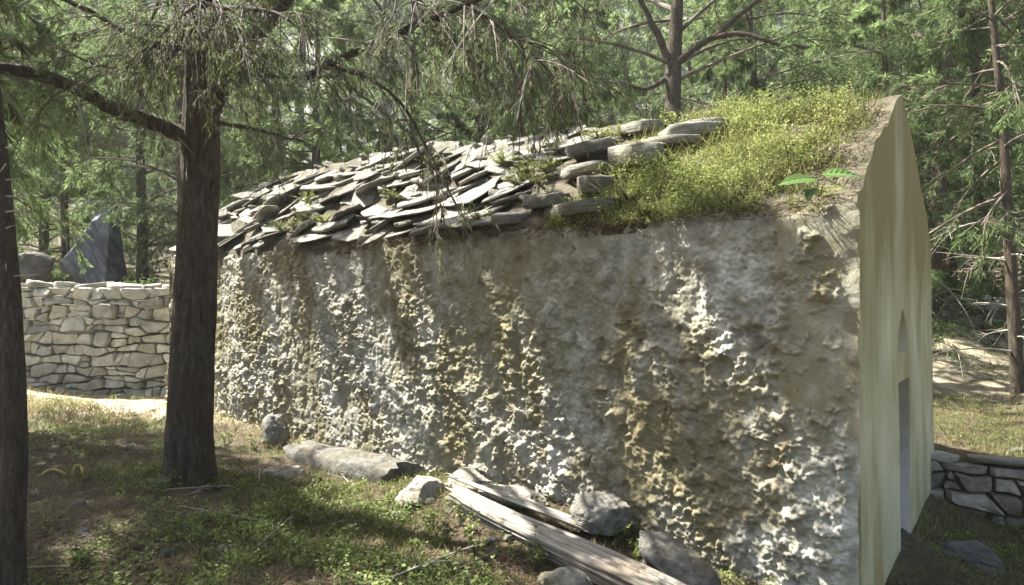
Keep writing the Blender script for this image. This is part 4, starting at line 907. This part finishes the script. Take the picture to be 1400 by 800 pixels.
Pe = C + t_[:, None] * D1 - s_[:, None] * N + (roof_z(t_, s_) + rs.uniform(.03, .12, k))[:, None] * UP
dd = unit(np.stack([rs.normal(size=k), rs.normal(size=k), rs.normal(.1, .35, k)], 1)); ln_ = rs.uniform(.04, .13, k)[:, None]; sd = unit(np.cross(dd, UP)) * .0025
obj('roof_litter', build('roof_litter', [(np.stack([Pe - sd, Pe + sd, Pe + dd * ln_ + sd * .4, Pe + dd * ln_ - sd * .4], 1).reshape(-1, 3), np.arange(k * 4).reshape(-1, 4), 0)], [M['litter']]), label='dry needles and straw lodged between the roof slabs', category='litter', kind='stuff')
tufts = [herb_mesh('weed_tuft', 600 + i, 26, .24, .40, 24, .026, 'roofherb') for i in range(4)]
for k, (u, v, s) in enumerate([(640, 290, .05), (655, 283, .1), (625, 296, .03), (735, 215, .6), (745, 200, .8), (710, 222, .6), (720, 205, .75), (400, 305, .35), (415, 298, .4), (430, 285, .5), (385, 312, .3), (445, 300, .35), (540, 262, .6), (850, 165, 1.3), (930, 155, 1.4), (820, 175, 1.3), (760, 185, 1.2), (690, 200, 1.0), (420, 265, .75), (590, 215, 1.2), (880, 270, .05), (860, 255, .2)]):
    a = (u - 700) / F; t = ((C[0] - N[0] * s) - a * (C[1] - N[1] * s)) / (a * D1[1] - D1[0])
    p = wpt(t, -s, float(roof_z(np.array(t), np.array(s))) + .055)
    o = obj('weed_tuft', tufts[k % 4], None, tuple(p), label='tuft of yellow green weeds sprouting between the roof slabs', category='weed', group='weed tufts between the roof slabs')
    sc_ = rw.uniform(.7, 1.25); o.scale = (sc_, sc_, sc_ * .9); o.rotation_euler = (0, 0, rw.uniform(0, 6.28))
# broad-leaved plant on the eave near the gable
a = (1125 - 700) / F; t = (C[0] - a * C[1]) / (a * D1[1] - D1[0]); bp = wpt(t, .10, EAVE + .06)
plant = empty('broad_leaf_plant', tuple(bp), label='small plant with broad dark green leaves on the eave near the gable', category='plant')
def leaf_mesh():
    nu, nv = 13, 7; us = np.linspace(0, 1, nu); vs_ = np.linspace(-1, 1, nv); U, Vv = np.meshgrid(us, vs_, indexing='ij')
    wv = .42 * np.sin(np.clip(U, 0, 1) ** .75 * PI) ** .8 * .5
    X = U; Y = Vv * wv; Zl = -.25 * U ** 2 + np.abs(Vv) * .07 * np.sin(U * PI) + .012 * np.cos(U * 40) * np.abs(Vv)
    lm = build('leaf', [(np.stack([X, Y, Zl], -1), grid_faces(nu, nv), 0)], [M['broad']], True)
    vp = []
    def strip(a_, b_, wd):
        a_, b_ = np.array(a_), np.array(b_); s = unit(np.cross(b_ - a_, UP)) * wd; vp.append((np.array([a_ - s, a_ + s, b_ + s * .4, b_ - s * .4]) + UP * .008, np.array([[0, 1, 2, 3]]), 0))
    zl = lambda u_, v_: -.25 * u_ ** 2 + abs(v_) * .07 * math.sin(u_ * PI) + .014
    for i in range(8): strip((i / 8, 0, zl(i / 8, 0)), ((i + 1) / 8, 0, zl((i + 1) / 8, 0)), .012)
    for i in range(1, 7):
        u_ = i / 8
        for sg in (-1, 1):
            ue = min(u_ + .14, .95); we = .42 * math.sin(ue ** .75 * PI) ** .8 * .5 * .8
            strip((u_, 0, zl(u_, 0)), (ue, sg * we, zl(ue, .8)), .006)
    return lm, build('vein', vp, [M['vein']])
LM, VM = leaf_mesh()
for dv, p_, sz, roll in (((.95, -.15, .10), (.02, 0, .13), .25, .6), ((-.9, -.2, .05), (-.01, 0, .10), .24, -.6), ((-.6, -.6, -.5), (-.04, -.02, .05), .13, 0), ((.6, -.7, -.15), (.03, -.03, .07), .12, .2)):
    x = unit(np.array(dv)); y = unit(np.cross(UP, x)); zv = np.cross(x, y); R = Matrix(np.stack([x, y, zv], 1).tolist()) @ Matrix.Rotation(roll, 3, 'X')
    l_ = obj('leaf', LM, plant); l_.matrix_local = Matrix.LocRotScale(Vector(p_), R.to_quaternion(), Vector((sz, sz * 1.25, sz)))
    obj('vein', VM, l_)
Vs, Fs = twigs(np.zeros((4, 3)), unit(np.array([[.3, -.2, 1], [-.2, -.3, .6], [.1, -.5, .3], [-.5, -.2, .3]])), np.array([.12, .1, .08, .08]), np.zeros(4), np.full(4, .004), np.full(4, .002), 4, 3)
obj('stem', build('stem', [(Vs, Fs, 0)], [M['herb']]), plant)
# bright bush above the field wall, and shrubs
bush = [herb_mesh('foliage', 700 + i, 60, .75, .9, 46, .06, 'bush') for i in range(3)]
def shrub(x, y, sc, rz, k, label, group=None):
    o = obj('shrub', bush[k], None, (x, y, gh(x, y)), label=label, category='shrub'); o.scale = (sc, sc, sc); o.rotation_euler = (0, 0, rz)
    if group: o['group'] = group
shrub(*at(196, 12.6), 1.0, 0, 0, 'bright yellow green shrub beside the blue grey boulder')
for k, (u, d) in enumerate([(60, 15), (95, 14.6), (350, 15), (520, 14), (610, 13.8), (690, 15), (770, 12.5), (1060, 12), (1240, 11), (1300, 13), (1355, 13.5), (1270, 15), (170, 18), (30, 19), (1420, 12), (1150, 11.5)]):
    x, y = at(u, d); shrub(x, y, rt.uniform(.9, 1.9), k, k % 3, 'loose green shrub growing under the pines', 'shrubs under the pines')
# distant remains of a terrace wall beneath the right-hand trees
dry_wall('terrace_wall', 'ruined grey dry stone wall among the pines beyond the sunlit terrace', (6.4, 12.6), 0.05, 6.5, .6, gh(8.5, 12.6) - .1, .4, .2, .4, M['terrace'], 15)


# ------------------------------------------------------------------ sunlit air under the trees
hb = np.array([[x, y, z] for x in (-70, 70) for y in (-34, 80) for z in (-12, 62)], float)
hm = build('haze', [(hb, np.array([[0, 1, 3, 2], [4, 6, 7, 5], [0, 4, 5, 1], [2, 3, 7, 6], [0, 2, 6, 4], [1, 5, 7, 3]]), 0)], [])
m = bpy.data.materials.new('haze'); m.use_nodes = True; n = m.node_tree; n.nodes.remove(n.nodes['Principled BSDF'])
pv = n.nodes.new('ShaderNodeVolumePrincipled'); pv.inputs['Color'].default_value = (.94, .97, .93, 1); pv.inputs['Density'].default_value = 0.0009; pv.inputs['Anisotropy'].default_value = .3
n.links.new(pv.outputs[0], n.nodes['Material Output'].inputs['Volume']); hm.materials.append(m)
obj('haze', hm, kind='stuff', label='thin sunlit haze in the air under the trees', category='haze')
